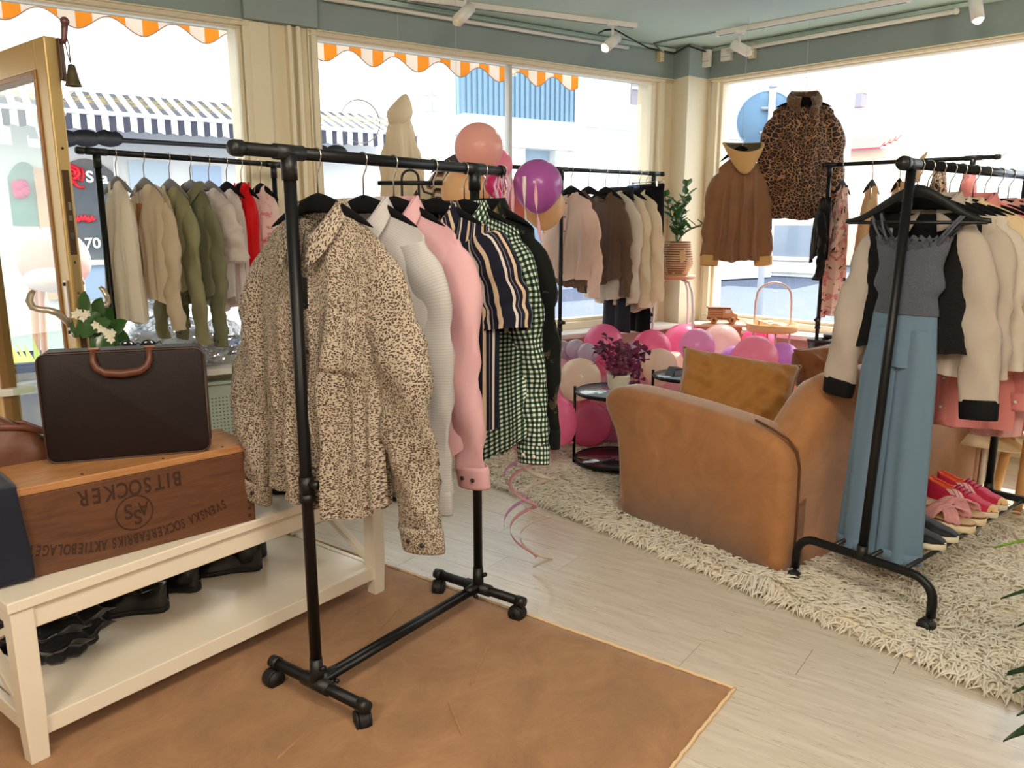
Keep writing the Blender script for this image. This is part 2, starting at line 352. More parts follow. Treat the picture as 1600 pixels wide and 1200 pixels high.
mb=MB(); slab(mb,A,UDa-.05,UDa,0,2.2,-.03,.2); slab(mb,A,UDa,UDb,2.15,2.2,-.03,.2); slab(mb,A,UDa,UDb,2.2,ZB,.02,.2); struct('trim_10',mb,M('jamb_cream',(206,176,128),.5,var=.05),smooth=False,bevel=.006)
# bell on a sprung bracket at the head of the door
bl=thing('door_bell','small dark brass shop bell hanging from a bracket on the open door','bell',Dr(-.004,2.02,.045))
BZ=M('aged_bronze',(92,70,58),.45,.6)
mb=MB().box((.012,0,.0),(.012,.03,.15)); obj('bracket',mb,BZ,bl,False,bevel=.003)
mb=MB().tube([(.02,0,.06),(.03,-.0,.075),(.034,0,.105),(.037,0,.128)],[.012,.010,.011,.012],10); mb.ball((.038,0,.135),.016,12,8); obj('spring_knob',mb,M('bell_copper',(124,84,84),.4,.5),bl)
mb=MB().tube([(.036,0,.09),(.045,0,.05),(.043,0,.02),(.044,0,-.01)],.0022,6); mb.tube([(.03,0,.07),(.036,0,.02),(.043,0,-.01)],.002,6); obj('wire',mb,BZ,bl)
mb=MB().lathe([(.004,.0),(.012,-.004),(.017,-.03),(.022,-.055),(.027,-.072),(.03,-.078),(.026,-.078),(.02,-.05),(.002,-.01)],24,(.046,0,-.015),False); obj('bell_cup',mb,M('bell_bronze',(104,92,70),.4,.7),bl)
# ---------------------------------------------------------------- ceiling fittings
def frame_on(a,b): d=(Vector(b)-Vector(a)); return math.atan2(d.y,d.x),d.length
def track(name,label,a,b):
    rz,L=frame_on(a,b); r=thing(name,label,'track',a,rz,None); 
    mb=MB().box((L/2,0,-.016),(L,.036,.032)); obj('rail',mb,WHITE,r,False,bevel=.003)
    mb=MB().box((L/2,0,-.0325),(L-.02,.012,.003)); obj('slot',mb,M('slot_grey',(120,118,116),.6),r,False)
    [obj('end_cap',MB().box((x,0,-.016),(.012,.04,.036)),WHITE,r,False,bevel=.003) for x in (L+.004,-.004)]; return r
t1a,t1b=at_z(640,-8,ZC),at_z(992,36,ZC); track('light_track','white ceiling light track ending above the long street window',t1a,t1b)
t2a,t2b=at_z(1122,48,ZC),at_z(1420,-6,ZC); track('light_track','white ceiling light track running along the right-hand window beam',t2a,t2b)
def spot(px,py,aim,label,lit,stem=.06,e=0):
    p=at_d(px,py,on_plane(px,py,(0,0,ZC-.09-stem),(0,0,1)).y*cos(TH)) if 0 else at_z(px,py,ZC-.1-stem)
    r=thing('track_spotlight',label,'lamp',(p.x,p.y,ZC-.034),0,'white track spotlights')
    h=stem+.066
    mb=MB().box((0,0,-.01),(.07,.034,.022)); obj('adapter',mb,WHITE,r,False,bevel=.004)
    mb=MB().cyl((0,0,-.02),(0,0,-h+.01),.008,10); mb.ball((0,0,-h+.012),.013,10,8); obj('stem',mb,WHITE,r)
    d=Vector(aim).normalized(); c=Vector((0,0,-h)); a=c-d*.05; b=c+d*.075
    mb=MB().cyl(a,b,.033,24); mb.cyl(a,a-d*.006,.028,20); obj('lamp_head',mb,WHITE,r)
    mb=MB().cyl(b,b+d*.004,.027,20); mb.ball(b,.024,16,10); obj('bulb',mb,M('lamp_glow',(255,225,170),.4,emit=(255,214,150),es=14) if lit else M('lamp_off',(250,240,215),.3),r)
    if lit: lamp('lamp_light',r.location+b+d*.035,r.location+b+d,'SPOT',e,WARM,.03,1.5)
    return r
spot(727,20,(-.55,-.35,-.62),'white track spotlight aimed down-left above the middle of the long window',False)
spot(957,65,(-.62,-.4,-.55),'lit white track spotlight at the end of the long ceiling track',True,.05,26)
spot(1155,74,(.75,-.3,-.45),'white track spotlight turned away beside the corner pillar',False,.04)
spot(1525,10,(.1,-.25,-.9),'lit white track spotlight high in front of the right-hand window',True,.05,26)
def wallbox(px,py,fn_p,fn_n,label,w,h,m,rz):
    p=on_plane(px,py,fn_p,fn_n); r=thing('junction_box',label,'box',p,rz)
    obj('cover',MB().box((0,-.02,0),(w,.04,h)),m,r,False,bevel=.004)
    obj('lid_seam',MB().box((0,-.0405,-h*.18),(w*.9,.002,.003)),M('seam_grey',(150,140,120),.6),r,False); return r
rA=math.atan2(-dA.y,-dA.x); rB=math.atan2(dB.y,dB.x); YEL=M('aged_plastic',(222,204,160),.5)
wallbox(1029,88,C0,oA,'small yellowed junction box on the teal beam left of the corner',.04,.085,YEL,rA)
wallbox(1107,92,C0-oB*.06,oB,'white junction box hanging in the corner of the teal beams',.06,.12,WHITE,rB)
wallbox(1138,86,C0,oB,'square white junction box behind a spotlight on the right beam',.085,.09,WHITE,rB)
wallbox(1178,80,C0,oB,'narrow cream sensor box on the right beam beside the spotlight',.05,.11,CREAM,rB)
mb=MB().tube([at_z(1122,50,ZC-.01),at_z(1060,60,ZC-.008),at_z(1022,68,ZC-.008),A(.34,ZC-.05,-.035),A(.34,ZB+.2,-.012)],.006,6); tag(obj('ceiling_cable',mb,M('grey_cable',(120,132,130),.5)),'thin grey cable stapled across the ceiling to the corner','cable')
mb=MB().tube([at_z(935,52,ZC-.03),at_z(945,47,ZC-.05),at_z(960,46,ZC-.05),A(.5,ZC-.035,-.04),A(.22,ZC-.04,-.03),Np+Vector((-.02,-.03,ZC-.02)),B(.2,ZC-.045,-.05)],.006,6); tag(obj('lamp_cable',mb,BLKP),'black cable looping from the lit spotlight along the cornice','cable')
mb=MB().tube([A(.7,ZC-.06,-.05),A(3.0,ZC-.06,-.05)],.012,8); tag(obj('conduit',mb,WHITE),'white conduit pipe along the beam over the long window','pipe')
mb=MB().tube([B(.35,ZC-.055,-.06),B(1.9,ZC-.055,-.06)],.014,8); mb.ball(B(1.9,ZC-.055,-.06),.019,10,8); tag(obj('conduit',mb,WHITE),'white conduit pipe with bulbous end along the right-hand beam','pipe')
# ---------------------------------------------------------------- the street
STREET=M('asphalt',(78,88,114),.8,var=.12,vscale=3); SIDE=M('grey_paving',(100,108,126),.8,var=.05,vscale=4)  # bluish shade on the street is put into both ground colours
FACW=M('white_render',(238,236,230),.8); 
mb=MB().box((2,16,-.2),(90,70,.1))
g=Vector((0,0,-.14)); 
def outpoly(name,ps,z0,z1,m): 
    n=len(ps); struct(name,MB().add([Vector((p[0],p[1],z1)) for p in ps]+[Vector((p[0],p[1],z0)) for p in ps],[tuple(range(n)),tuple(range(2*n-1,n-1,-1))]+[(i,i+n,(i+1)%n+n,(i+1)%n) for i in range(n)]),m,smooth=False)
o1=.3; q=[A(9,0,o1),C0+oA*o1+oB*o1,B(8,0,o1),B(8,0,3.2),C0+oA*3.0+oB*3.0,A(9,0,3.0)]
outpoly('pavement',q[::-1],-.26,-.12,SIDE)
outpoly('road',[(-40,-2),(40,-2),(40,60),(-40,60)],-.5,-.25,STREET)
# own striped awning over the street windows: a rolled-out cloth with a scalloped valance
def awn(nt):
    x=sepx(nt,coord(nt,'UV'))[0]; f=mth(nt,'FRACT',mth(nt,'DIVIDE',x,.171)); return mixc(nt,mth(nt,'LESS_THAN',f,.5),lin((236,216,200)),lin((236,138,16)))
AWN=M('awning_stripe',(240,180,60),.8,fn=awn,trans=.16)
def awning(u0,u1,label,ph,zt=2.62,drop=.34):
    r=thing('window_awning',label,'awning',A((u0+u1)/2,zt,.6)); mi=Matrix.Translation(-r.location)
    L=u0-u1; n=int(abs(L)/.02)
    def val(u,v):
        uu=lerp(u1,u0,u); s=(u1-uu)+ph; h=drop-.035+.042*cos(2*PI*(s/.342)); return A(uu,zt-.02-v*h,.62+.012*sin(s*9))
    mb=MB().grid(val,n,6,us=abs(L),vs=1); 
    mb.u=[[(x+ph,y) for x,y in k] for k in mb.u]; mb.xf(mi); obj('valance',mb,AWN,r)
    mb=MB().grid(lambda u,v:A(lerp(u1,u0,u),zt+.35*v,lerp(.62,.32,v)),n,4,us=abs(L)); mb.u=[[(x+ph,y) for x,y in k] for k in mb.u]; mb.xf(mi); obj('canopy',mb,AWN,r)
    mb=MB().tube([val(i/n,1)+Vector((0,0,0)) for i in range(n+1)],.004,5).xf(mi); obj('piping',mb,M('awning_piping',(170,140,120),.8),r)
    mb=MB().cyl(A(u1,zt,.62),A(u0,zt,.62),.018,10).xf(mi); obj('front_bar',mb,WHITE,r)
awning(.62,3.02,'yellow and white scalloped awning valance outside the long street window',.06,2.62,.135); awning(3.2,6.2,'yellow and white scalloped awning valance outside the left street window beside the door',.02,2.62,.115)
# --- shop across the street
F0=at_d(200,349,10.6); F0.z=0; fd=-dA; fo=-oA
def Fa(s,z,o=0): return F0+fd*s+fo*o+Vector((0,0,z))
def fs(px,py,o=0):
    p=on_plane(px,py,F0+fo*o,fo)-(F0+fo*o); return p.dot(fd),p.z
def fslab(mb,x0,y0,x1,y1,o0,o1):
    s0,z1=fs(x0,y0,o1); s1,_=fs(x1,y0,o1); _,z0=fs(x0,y1,o1); return slab(mb,Fa,s0,s1,z0,z1,o0,o1)
sh=thing('shop_building','white rendered shop building across the street with arched dark display window','building',F0)
mi=Matrix.Translation(-F0)
mb=MB(); slab(mb,Fa,-9,fs(590,300)[0],-.2,7.5,-.6,0); obj('wall',mb.xf(mi),FACW,sh,False)
DK=M('dark_shop_glass',(92,98,104),.15,var=.25,vscale=2,coat=.4); TG=M('teal_glass',(112,150,140),.2,var=.2,vscale=2)
def archpanel(x0,y0,x1,y1,rise,o,m,nm):
    s0,zt=fs(x0,y0,o); s1,_=fs(x1,y0,o); _,zb=fs((x0+x1)/2,y1,o); P=[(s0,zb),(s1,zb)]+[(lerp(s1,s0,k/10),zt-rise+rise*(1-(2*k/10-1)**2)) for k in range(11)]
    mb=MB().prism([(a,b) for a,b in P],0,.04,lambda p:Fa(p[0],p[2],o+p[1])); return obj(nm,mb.xf(mi),m,sh,False)
archpanel(82,246,180,408,.22,.0,DK,'display_window'); archpanel(8,252,62,352,.2,.0,TG,'arched_window')
mb=MB(); fslab(mb,82,408,180,416,.04,.12); fslab(mb,176,246,182,408,.04,.1); obj('window_frame',mb.xf(mi),WHITE,sh,False)
mb=MB(); fslab(mb,82,416,180,470,.0,.06); obj('plinth',mb.xf(mi),M('blue_grey_plinth',(150,170,190),.7),sh,False)
mb=MB(); fslab(mb,52,262,70,470,.02,.1); obj('door_post',mb.xf(mi),M('peach_timber',(222,170,130),.6,var=.1),sh,False)
mb=MB(); fslab(mb,200,250,262,470,.0,.05); obj('side_window',mb.xf(mi),M('pale_window',(190,205,215),.3),sh,False)
mb=MB(); fslab(mb,300,258,345,470,.0,.05); obj('side_window',mb.xf(mi),M('blue_window',(170,190,214),.3),sh,False)
mb=MB(); random.seed(5)
for k in range(16):
    s,z=fs(28+random.random()*12,288+random.random()*14,.12); mb.ball(Fa(s,z,.1+random.random()*.08),.05+.03*random.random(),8,6)
obj('flower_box',mb.xf(mi),M('pink_flowers',(214,60,110),.7),sh)
def text(name,s,body,size,mat,loc,xdir,up,parent=None,ext=.002,shear=0,sx=1,align='CENTER',offset=0):
    cu=bpy.data.curves.new(name,'FONT'); cu.body=body; cu.size=size; cu.extrude=ext; cu.align_x=align; cu.align_y='CENTER'; cu.shear=shear; cu.offset=offset
    o=bpy.data.objects.new(name,cu); COL.objects.link(o); dg=bpy.context.evaluated_depsgraph_get()
    me=bpy.data.meshes.new_from_object(o.evaluated_get(dg)); bpy.data.objects.remove(o)
    x=Vector(xdir).normalized(); u=Vector(up).normalized(); n=x.cross(u); m=Matrix((x*sx,u,n)).transposed().to_4x4(); m.translation=Vector(loc)
    me.transform(m); me.materials.clear(); me.materials.append(mat); r=bpy.data.objects.new(name,me); COL.objects.link(r)
    if parent: r.parent=parent
    return r
SIGNW=M('sign_white',(245,245,245),.5); SIGNR=M('sign_red',(235,30,50),.5)
for ch,px,py in (('S',59,275),('n',100,278),('S',140,277),('a',163,279)):
    s,z=fs(px,py,.06); text('window_lettering','',ch,.2,SIGNW,Fa(s,z,.06)-F0,fd,(0,0,1),sh,.004,0,1,'CENTER',.006)
s,z=fs(128,381,.06); text('window_lettering','','073-701',.19,SIGNW,Fa(s,z,.06)-F0,fd,(0,0,1),sh,.004,0,1,'CENTER',.004)
mb=MB()
def sw(pts,r):
    P=[]
    for px,py in pts: s,z=fs(px,py,.06); P.append(Fa(s,z,.06))
    mb.tube(P,r,6)
sw([(104,262),(112,259),(121,263),(124,272),(118,279),(110,279),(108,273),(113,270)],.028); sw([(106,284),(108,276),(115,285),(122,292),(132,293)],.02); sw([(127,262),(131,272),(128,283),(121,281),(124,272)],.018); sw([(104,266),(112,264),(118,268),(116,275)],.026); sw([(108,282),(114,280),(119,284),(112,287)],.028)
obj('red_emblem',mb.xf(mi),SIGNR,sh)
mb=MB(); random.seed(3)
for k in range(9):
    x=98+k*5.6; y=341+random.random()*3; sw([(x,y+4),(x+1.5,y-4),(x+3,y+3),(x+5,y-1)],.026 if k<6 else .03)
obj('red_lettering',mb.xf(mi),SIGNR,sh)
def sawn(nt):
    x=sepx(nt,coord(nt,'UV'))
    f=mth(nt,'LESS_THAN',mth(nt,'FRACT',mth(nt,'DIVIDE',x[0],.155)),.5); gold_refl=mth(nt,'MULTIPLY',mth(nt,'GREATER_THAN',x[1],.35),mth(nt,'LESS_THAN',x[1],.8)); nz=mth(nt,'GREATER_THAN',noise(nt,coord(nt,'UV'),14,3),.5)
    d=mixc(nt,mth(nt,'MULTIPLY',gold_refl,nz),lin((66,66,76)),lin((128,108,56))); return mixc(nt,f,lin((236,236,244)),d)  # warm reflection painted as ochre flecks into the dark stripes
def sval(nt):
    f=mth(nt,'LESS_THAN',mth(nt,'FRACT',mth(nt,'DIVIDE',sepx(nt,coord(nt,'UV'))[0],.155)),.5); return mixc(nt,f,lin((240,240,244)),lin((62,62,76)))
s0,zb=fs(-160,172,1.0); s1,zb2=fs(655,229,1.0); _,zb=fs(200,193,1.0); zb+=.10; aw=thing('shop_awning','grey and white striped awning over the shop across the street','awning',Fa(0,zb,.5)); ma=Matrix.Translation(-aw.location)
n=120
mb=MB().grid(lambda u,v:Fa(lerp(s0,s1,u),zb+.02+v*.34,lerp(1.0,.05,v)),n,4,us=s1-s0); obj('canopy',mb.xf(ma),M('canopy_stripe',(150,150,160),.8,fn=sawn),aw)
mb=MB().grid(lambda u,v:Fa(lerp(s0,s1,u),zb-.01-v*(.17+.025*abs(sin(PI*lerp(s0,s1,u)/.155))),1.0+.01*sin(u*300)),n*4,4,us=s1-s0); obj('valance',mb.xf(ma),M('valance_stripe',(150,150,160),.8,fn=sval),aw)
mb=MB().cyl(Fa(s0,zb,1.0),Fa(s1,zb,1.0),.028,8); obj('front_bar',mb.xf(ma),WHITE,aw)
r=thing('lamp_garland','row of flat black oval shades under the striped awning across the street','lamp',Fa(0,0,.7)); ml=Matrix.Translation(-r.location)
for x in (100,134,170,500,526):
    a,z=fs(x,216 if x<300 else 238,.7); mb=MB().ball((0,0,0),.17,14,10,.62,lambda p:Vector((p.x,p.y*.3,p.z))); m3=Matrix((fd,fo,Vector((0,0,1)))).transposed().to_4x4(); m3=Matrix.Translation(Fa(a,z,.7))@m3; obj('oval_shade',mb.xf(m3).xf(ml),BLKP,r)
a0,z0=fs(82,213,.7); a1,z1=fs(545,240,.7); obj('cable',MB().cyl(Fa(a0,z0,.7),Fa(a1,z1,.7),.03,8).xf(ml),BLKP,r)
# --- blue ribbed building and white buildings further along
def bld(name,label,px,dep,dirn,cat='building'):
    p=at_d(px,349,dep); p.z=0; d=Vector(dirn).normalized(); o=Vector((d.y,-d.x,0))
    f=lambda s,z,k=0:p+d*s+o*k+Vector((0,0,z))
    def pp(x,y,k=0):
        q=on_plane(x,y,p+o*k,o)-(p+o*k); return q.dot(d),q.z
    r=thing(name,label,cat,p); return r,f,pp,Matrix.Translation(-p)
BLUE=M('blue_ribbed_steel',(138,164,186),.6); BLUD=M('blue_steel_batten',(116,146,172),.6)
r,f,pp,m=bld('ribbed_building','light blue ribbed metal building seen above the balloons through the long window',800,24,fd)
sa,zt=pp(716,80); sb,_=pp(925,90); _,zl=pp(800,190); zt+=3
mb=MB(); slab(mb,f,sa,sb,-.2,zt,-4,0); obj('wall',mb.xf(m),BLUE,r,False)
N=26
for k in range(N):
    s=lerp(sa,sb,(k+.5)/N); mb=MB(); slab(mb,f,s-.05,s+.05,zl,zt,0,.07); obj('batten',mb.xf(m),BLUD,r,False)
mb=MB(); sc,z1=pp(640,192,1.0); sd,z2=pp(1000,186,1.0); _,z3=pp(800,226,1.0); slab(mb,f,sa-.1,sb+.1,z3,zl+.05,0,.5); obj('white_band',mb.xf(m),FACW,r,False)
mb=MB(); s1_,z1_=pp(862,226,.1); slab(mb,f,s1_,sb+.2,-.2,z1_+.1,0,.3); slab(mb,f,sa-.1,pp(815,240,.1)[0],-.2,z1_+.1,0,.3); obj('white_front',mb.xf(m),FACW,r,False)
r,f,pp,m=bld('white_building','white building with a dark cross-barred window seen past the awning end by the corner',1000,21,fd)
sa,_=pp(915,120); mb=MB(); slab(mb,f,sa,sa+7.5,-.2,9,-.4,0); obj('wall',mb.xf(m),FACW,r,False)
s0_,zt_=pp(988,120,.05); s1_,zb_=pp(1030,167,.05); mb=MB(); slab(mb,f,s0_,s1_,zb_,zt_,0,.05); obj('window_pane',mb.xf(m),M('plum_pane',(140,132,140),.2),r,False)
mb=MB(); sm,zm=pp(1011,140,.08); slab(mb,f,sm-.04,sm+.04,zb_,zt_,.05,.1); slab(mb,f,s0_,s1_,zm-.03,zm+.03,.05,.1); obj('window_bar',mb.xf(m),WHITE,r,False)
mb=MB(); slab(mb,f,sa,sa+7,pp(960,200,.1)[1]-.02,pp(960,198,.1)[1],0,.12); obj('cornice',mb.xf(m),FACW,r,False)
r,f,pp,m=bld('white_building','tall white building with two small grey windows behind the hanging hooded coat',620,17,fd)
sa,_=pp(480,200); sb,_=pp(712,200); mb=MB(); slab(mb,f,sa,sb,-.2,10,-.5,0); obj('wall',mb.xf(m),FACW,r,False)
for x0,x1 in ((664,673),(676,686)):
    for y0,y1 in ((138,150),(158,175)):
        a_,t_=pp(x0,y0,.03); b_,u_=pp(x1,y1,.03); mb=MB(); slab(mb,f,a_,b_,u_,t_,0,.03); obj('window_pane',mb.xf(m),M('grey_pane',(176,176,186),.3),r,False)
mb=MB(); a_,t_=pp(535,250,.03); b_,u_=pp(560,330,.03); slab(mb,f,a_,b_,u_,t_,0,.03); obj('doorway',mb.xf(m),M('pale_blue_pane',(176,196,210),.4),r,False)
# --- wall B side
r,f,pp,m=bld('wooden_house','white wooden house with upright boards across the side street',1210,25,dB)
sa,_=pp(1128,300); sb,_=pp(1315,300); mb=MB(); slab(mb,f,sa,sb,-.2,6,-.4,0); obj('wall',mb.xf(m),FACW,r,False)
_,zb_=pp(1200,447,.05); _,zt_=pp(1200,408,.05); nb_=16
for k in range(nb_):
    s=lerp(sa,sb,(k+.5)/nb_); mb=MB(); slab(mb,f,s-.16,s+.1,max(zb_,-.1),zt_,0,.06); obj('board',mb.xf(m),WHITE,r,False)
a_,t_=pp(1196,352,.08); b_,u_=pp(1266,402,.08); mb=MB(); slab(mb,f,a_,b_,u_,t_,0,.06); obj('window_pane',mb.xf(m),M('street_pane',(150,160,176),.15,coat=.5),r,False)
mb=MB(); slab(mb,f,a_-.12,b_+.12,u_-.12,u_,0,.1); slab(mb,f,a_-.1,a_,u_,t_,0,.1); slab(mb,f,b_,b_+.1,u_,t_,0,.1); obj('window_frame',mb.xf(m),WHITE,r,False)
mb=MB(); x0,_=pp(1108,400); x1,_=pp(1132,400); slab(mb,f,x0-6,x1,-.2,2.2,-1,0); obj('grey_annex',mb.xf(m),M('grey_cladding',(150,150,164),.7),r,False)
r,f,pp,m=bld('tiled_house','distant beige house with a red tiled roof above the right back rack',1370,30,dB)
sa,zt_=pp(1306,236); sb,_=pp(1425,236); mb=MB(); slab(mb,f,sa,sb,-.2,zt_,-4,0); obj('wall',mb.xf(m),M('beige_board',(232,206,180),.8),r,False)
sa2,za=pp(1306,236,.2); sb2,zr=pp(1400,208,.2); sr,_=pp(1380,236,.2)
RT=M('red_tile',(206,92,92),.7)
for j in range(4):
    for k in range(14):
        s=lerp(sa2,sr,(k+.5)/14); t=j/4; mb=MB().box((0,0,0),((sr-sa2)/14*.96,.5,.07)); m3=Matrix((fd if 0 else dB,oB,Vector((0,0,1)))).transposed().to_4x4()
        m3=Matrix.Translation(f(s,za+.1+t*(zr-za),.3-.5*j))@m3@Matrix.Rotation(.5,4,'X'); o=obj('roof_tile',mb.xf(m3).xf(m),RT,r,False)
mb=MB(); slab(mb,f,sa2,sr,za-.06,za+.02,.3,.5); obj('gutter',mb.xf(m),M('grey_gutter',(150,150,175),.6),r,False)
mb=MB(); c0,k0=pp(1318,112,.4); c1,k1=pp(1340,142,.4); slab(mb,f,c0,c1,k1,k0+2,-.6,-.2); obj('chimney',mb.xf(m),M('yellow_chimney',(244,226,160),.8),r,False)
mb=MB(); slab(mb,f,c0-.05,c1-.05,k1-.5,k1,-.6,-.1); obj('chimney_base',mb.xf(m),M('plum_flashing',(150,144,156),.7),r,False)
r,f,pp,m=bld('pale_house','distant pale house with a cream sloping gable board at the far right',1560,22,dB)
sa,_=pp(1432,250); mb=MB(); slab(mb,f,sa,sa+9,-.2,8,-3,0); obj('wall',mb.xf(m),FACW,r,False)
a_,t_=pp(1522,148,.1); b_,u_=pp(1566,242,.1); mb=MB().bar(f(a_,t_,.1),f(b_,u_,.1),.3,.1,oB); obj('gable_board',mb.xf(m),M('cream_gable',(232,226,190),.8),r,False)
# round road sign seen from behind
c=at_d(1197,189,8.2); d=(Vector((0,0,c.z))-c).normalized(); d.z=0
r=thing('road_sign','round road sign seen from its blue-grey back on a pole outside','sign',(c.x,c.y,-.12))
mb=MB().cyl((0,0,c.z+.12),Vector((0,0,c.z+.12))+d*.012,.29,40); obj('disc',mb,M('sign_back',(96,126,156),.85),r)
mb=MB().tube([Vector((.294*cos(a)*-d.y,.294*cos(a)*d.x,c.z+.12+.294*sin(a)))+d*.006 for a in [2*PI*k/40 for k in range(41)]],.008,6); obj('rim',mb,M('sign_rim',(140,160,180),.5,.3),r)
mb=MB().cyl(Vector((.05,.0,0))+d*.05,Vector((.05,0,c.z+.46))+d*.05,.035,14); mb.lathe([(.0,.06),(.045,.03),(.045,-.02)],14,Vector((.05,0,c.z+.46))+d*.05); obj('pole',mb,M('galvanised',(196,200,208),.45,.4),r)
mb=MB()
GC=M('galvanised_clamp',(150,156,166),.45,.4)
for k in (.12,-.12): obj('clamp',MB().box(Vector((.03,0,c.z+.12+k))+d*.03,(.18,.04,.03)),GC,r)
# bush beside the wooden house
random.seed(2); c=at_d(1130,275,20); r=thing('street_bush','blurry grey-violet bush far behind beside the right window frame','bush',(c.x,c.y,-.25))
mb=MB()
for k in range(260):
    a=random.random()*2*PI; t=random.random(); p=Vector((cos(a)*.5*random.random(),sin(a)*.5,c.z-.25+random.random()*1.1)); q=Vector((random.gauss(0,1),random.gauss(0,1),random.gauss(0,1))).normalized()*.12; w=q.cross(Vector((0,0,1)))*.5; mb.add([p-q,p+w,p+q,p-w],[(0,1,2,3)])
obj('foliage',mb,M('violet_grey_leaf',(140,134,160),.7),r,kind='stuff')
mb=MB().cyl((0,0,0),(0,0,c.z),.06,8); obj('stem',mb,M('bush_stem',(110,96,96),.8),r)
# ---------------------------------------------------------------- clothes racks
TIRE=M('caster_rubber',(22,22,24),.6)
def caster(parent,x,y,z,r=.03,rz=.4):
    mb=MB().cyl((x,y,z+r*2.1),(x,y,z+r*1.5),.008,8); m=Matrix.Rotation(rz,3,'Z'); a=m@Vector((1,0,0)); c=Vector((x,y,z+r))+m@Vector((0,.012,0))
    mb.cyl(c-a*.012,c+a*.012,r,20); mb.cyl(c-a*.022,c-a*.014,r*.93,20); mb.cyl(c+a*.014,c+a*.022,r*.93,20)
    mb.cyl(c-a*.022,c+a*.022,.008,8)
    k=len(mb.v); mb.grid(lambda u,v:c+Vector((0,0,1))*sin(PI*(u*.9+.1))*(r*1.08)+(m@Vector((0,1,0)))*cos(PI*(u*.9+.1))*(r*1.08)+a*lerp(-.013,.013,v),10,2)
    obj('caster',mb,TIRE,parent)
def rack_straight(name,label,P,d,L,H,r,foot,ov0,ov1,cast=True,second=True,zoff=0):
    d=Vector(d).normalized(); rz=math.atan2(d.y,d.x); t=thing(name,label,'clothes rack',(P[0],P[1],zoff),rz)
    posts=[0,L] if second else [0]
    mb=MB().cyl((-ov0,0,H),(L+ov1,0,H),r,20); obj('hanging_rail',mb,BLACK,t)
    for x in (-ov0,L+ov1):
        s=-1 if x<L/2 else 1; mb=MB().lathe([(r*.9,-.0),(r*1.25,.0),(r*1.25,.02),(r*1.05,.03),(.0,.033)],20); mb.xf(Matrix.Translation((x-s*.012,0,H))@Matrix.Rotation(s*PI/2,4,'Y')); obj('end_cap',mb,BLKP,t)
    for x in posts:
        mb=MB().cyl((x,0,.075),(x,0,H-.02),r*1.02,20); obj('post',mb,BLACK,t)
        mb=MB().cyl((x,0,H*.42),(x,0,H*.42+.05),r*1.3,16); mb.cyl((x,0,H*.405),(x,0,H*.42),r*1.5,16,r*1.3); mb.cyl((x,-r*1.3,H*.44),(x,-r*1.3-.03,H*.44),.012,10); obj('height_collar',mb,BLKP,t)
        mb=MB().cyl((x-.045,0,H),(x+.045,0,H),r*1.22,20); mb.cyl((x,0,H-.07),(x,0,H-.005),r*1.25,20); obj('tee_joint',mb,BLKP,t)
        mb=MB().cyl((x,-foot,.078),(x,foot,.078),r*1.05,18); obj('foot_bar',mb,BLACK,t)
        for s in (-1,1):
            mb=MB().cyl((x,s*(foot-.025),.078),(x,s*(foot+.006),.078),r*1.25,18,r*1.15); obj('foot_cap',mb,BLKP,t)
            if cast: caster(t,x,s*(foot-.012),0,.03,.5+x*.7+s)
        s=1 if x==0 else -1
        mb=MB().cyl((x,-.055,.078),(x,.055,.078),r*1.35,16); mb.cyl((x,0,.07),(x,0,.16),r*1.3,16,r*1.15); mb.tube([(x,0,.078),(x+s*.04,0,.084),(x+s*.07,0,.084)],[r*1.4,r*1.2,r*1.1],14); mb.cyl((x+s*.05,-.02,.07),(x+s*.05,-.034,.07),.007,8); mb.cyl((x+s*.0,-r*1.1,.13),(x+s*.0,-r*1.1-.018,.14),.008,8); obj('foot_joint',mb,BLKP,t)
    if second:
        for o in (-.011,.011):
            mb=MB().cyl((0,o,.082),(L,o,.082),r*.72,14); obj('base_rail',mb,BLACK,t)
    return t
FR=(Vector((-.58,2.12,0)),Vector((.584,.812,0)).normalized(),1.6)
RR=(Vector((1.30,2.74,0)),Vector((.778,.629,0)).normalized(),1.62)
LR=(Vector((-1.873,3.547,0)),Vector((.576,.817,0)).normalized(),1.73)
MR=(Vector((-.3935,4.747,0)),Vector((.83,.56,0)).normalized(),1.76)
BR=(Vector((2.033,5.285,0)),Vector((.745,-.667,0)).normalized(),1.79)
rack_straight('clothes_rack','black pipe clothes rack with patterned shirts on the tan rug in front',FR[0],FR[1],.776,1.6,.0165,.205,.155,.155)
rack_straight('clothes_rack','black clothes rack of beige and olive tops by the left street window',LR[0]+LR[1]*.07,LR[1],.953,1.73,.0135,.2,.07,.055)
rack_straight('clothes_rack','black clothes rack with the pink cardigan in front of the long window',MR[0]+MR[1]*.86,MR[1],.81,1.76,.0125,.2,.8,.08)
rack_straight('clothes_rack','black clothes rack with floral garments behind the sofa at the right window',BR[0]+BR[1]*.03,BR[1],.82,1.79,.0125,.2,.03,.12)
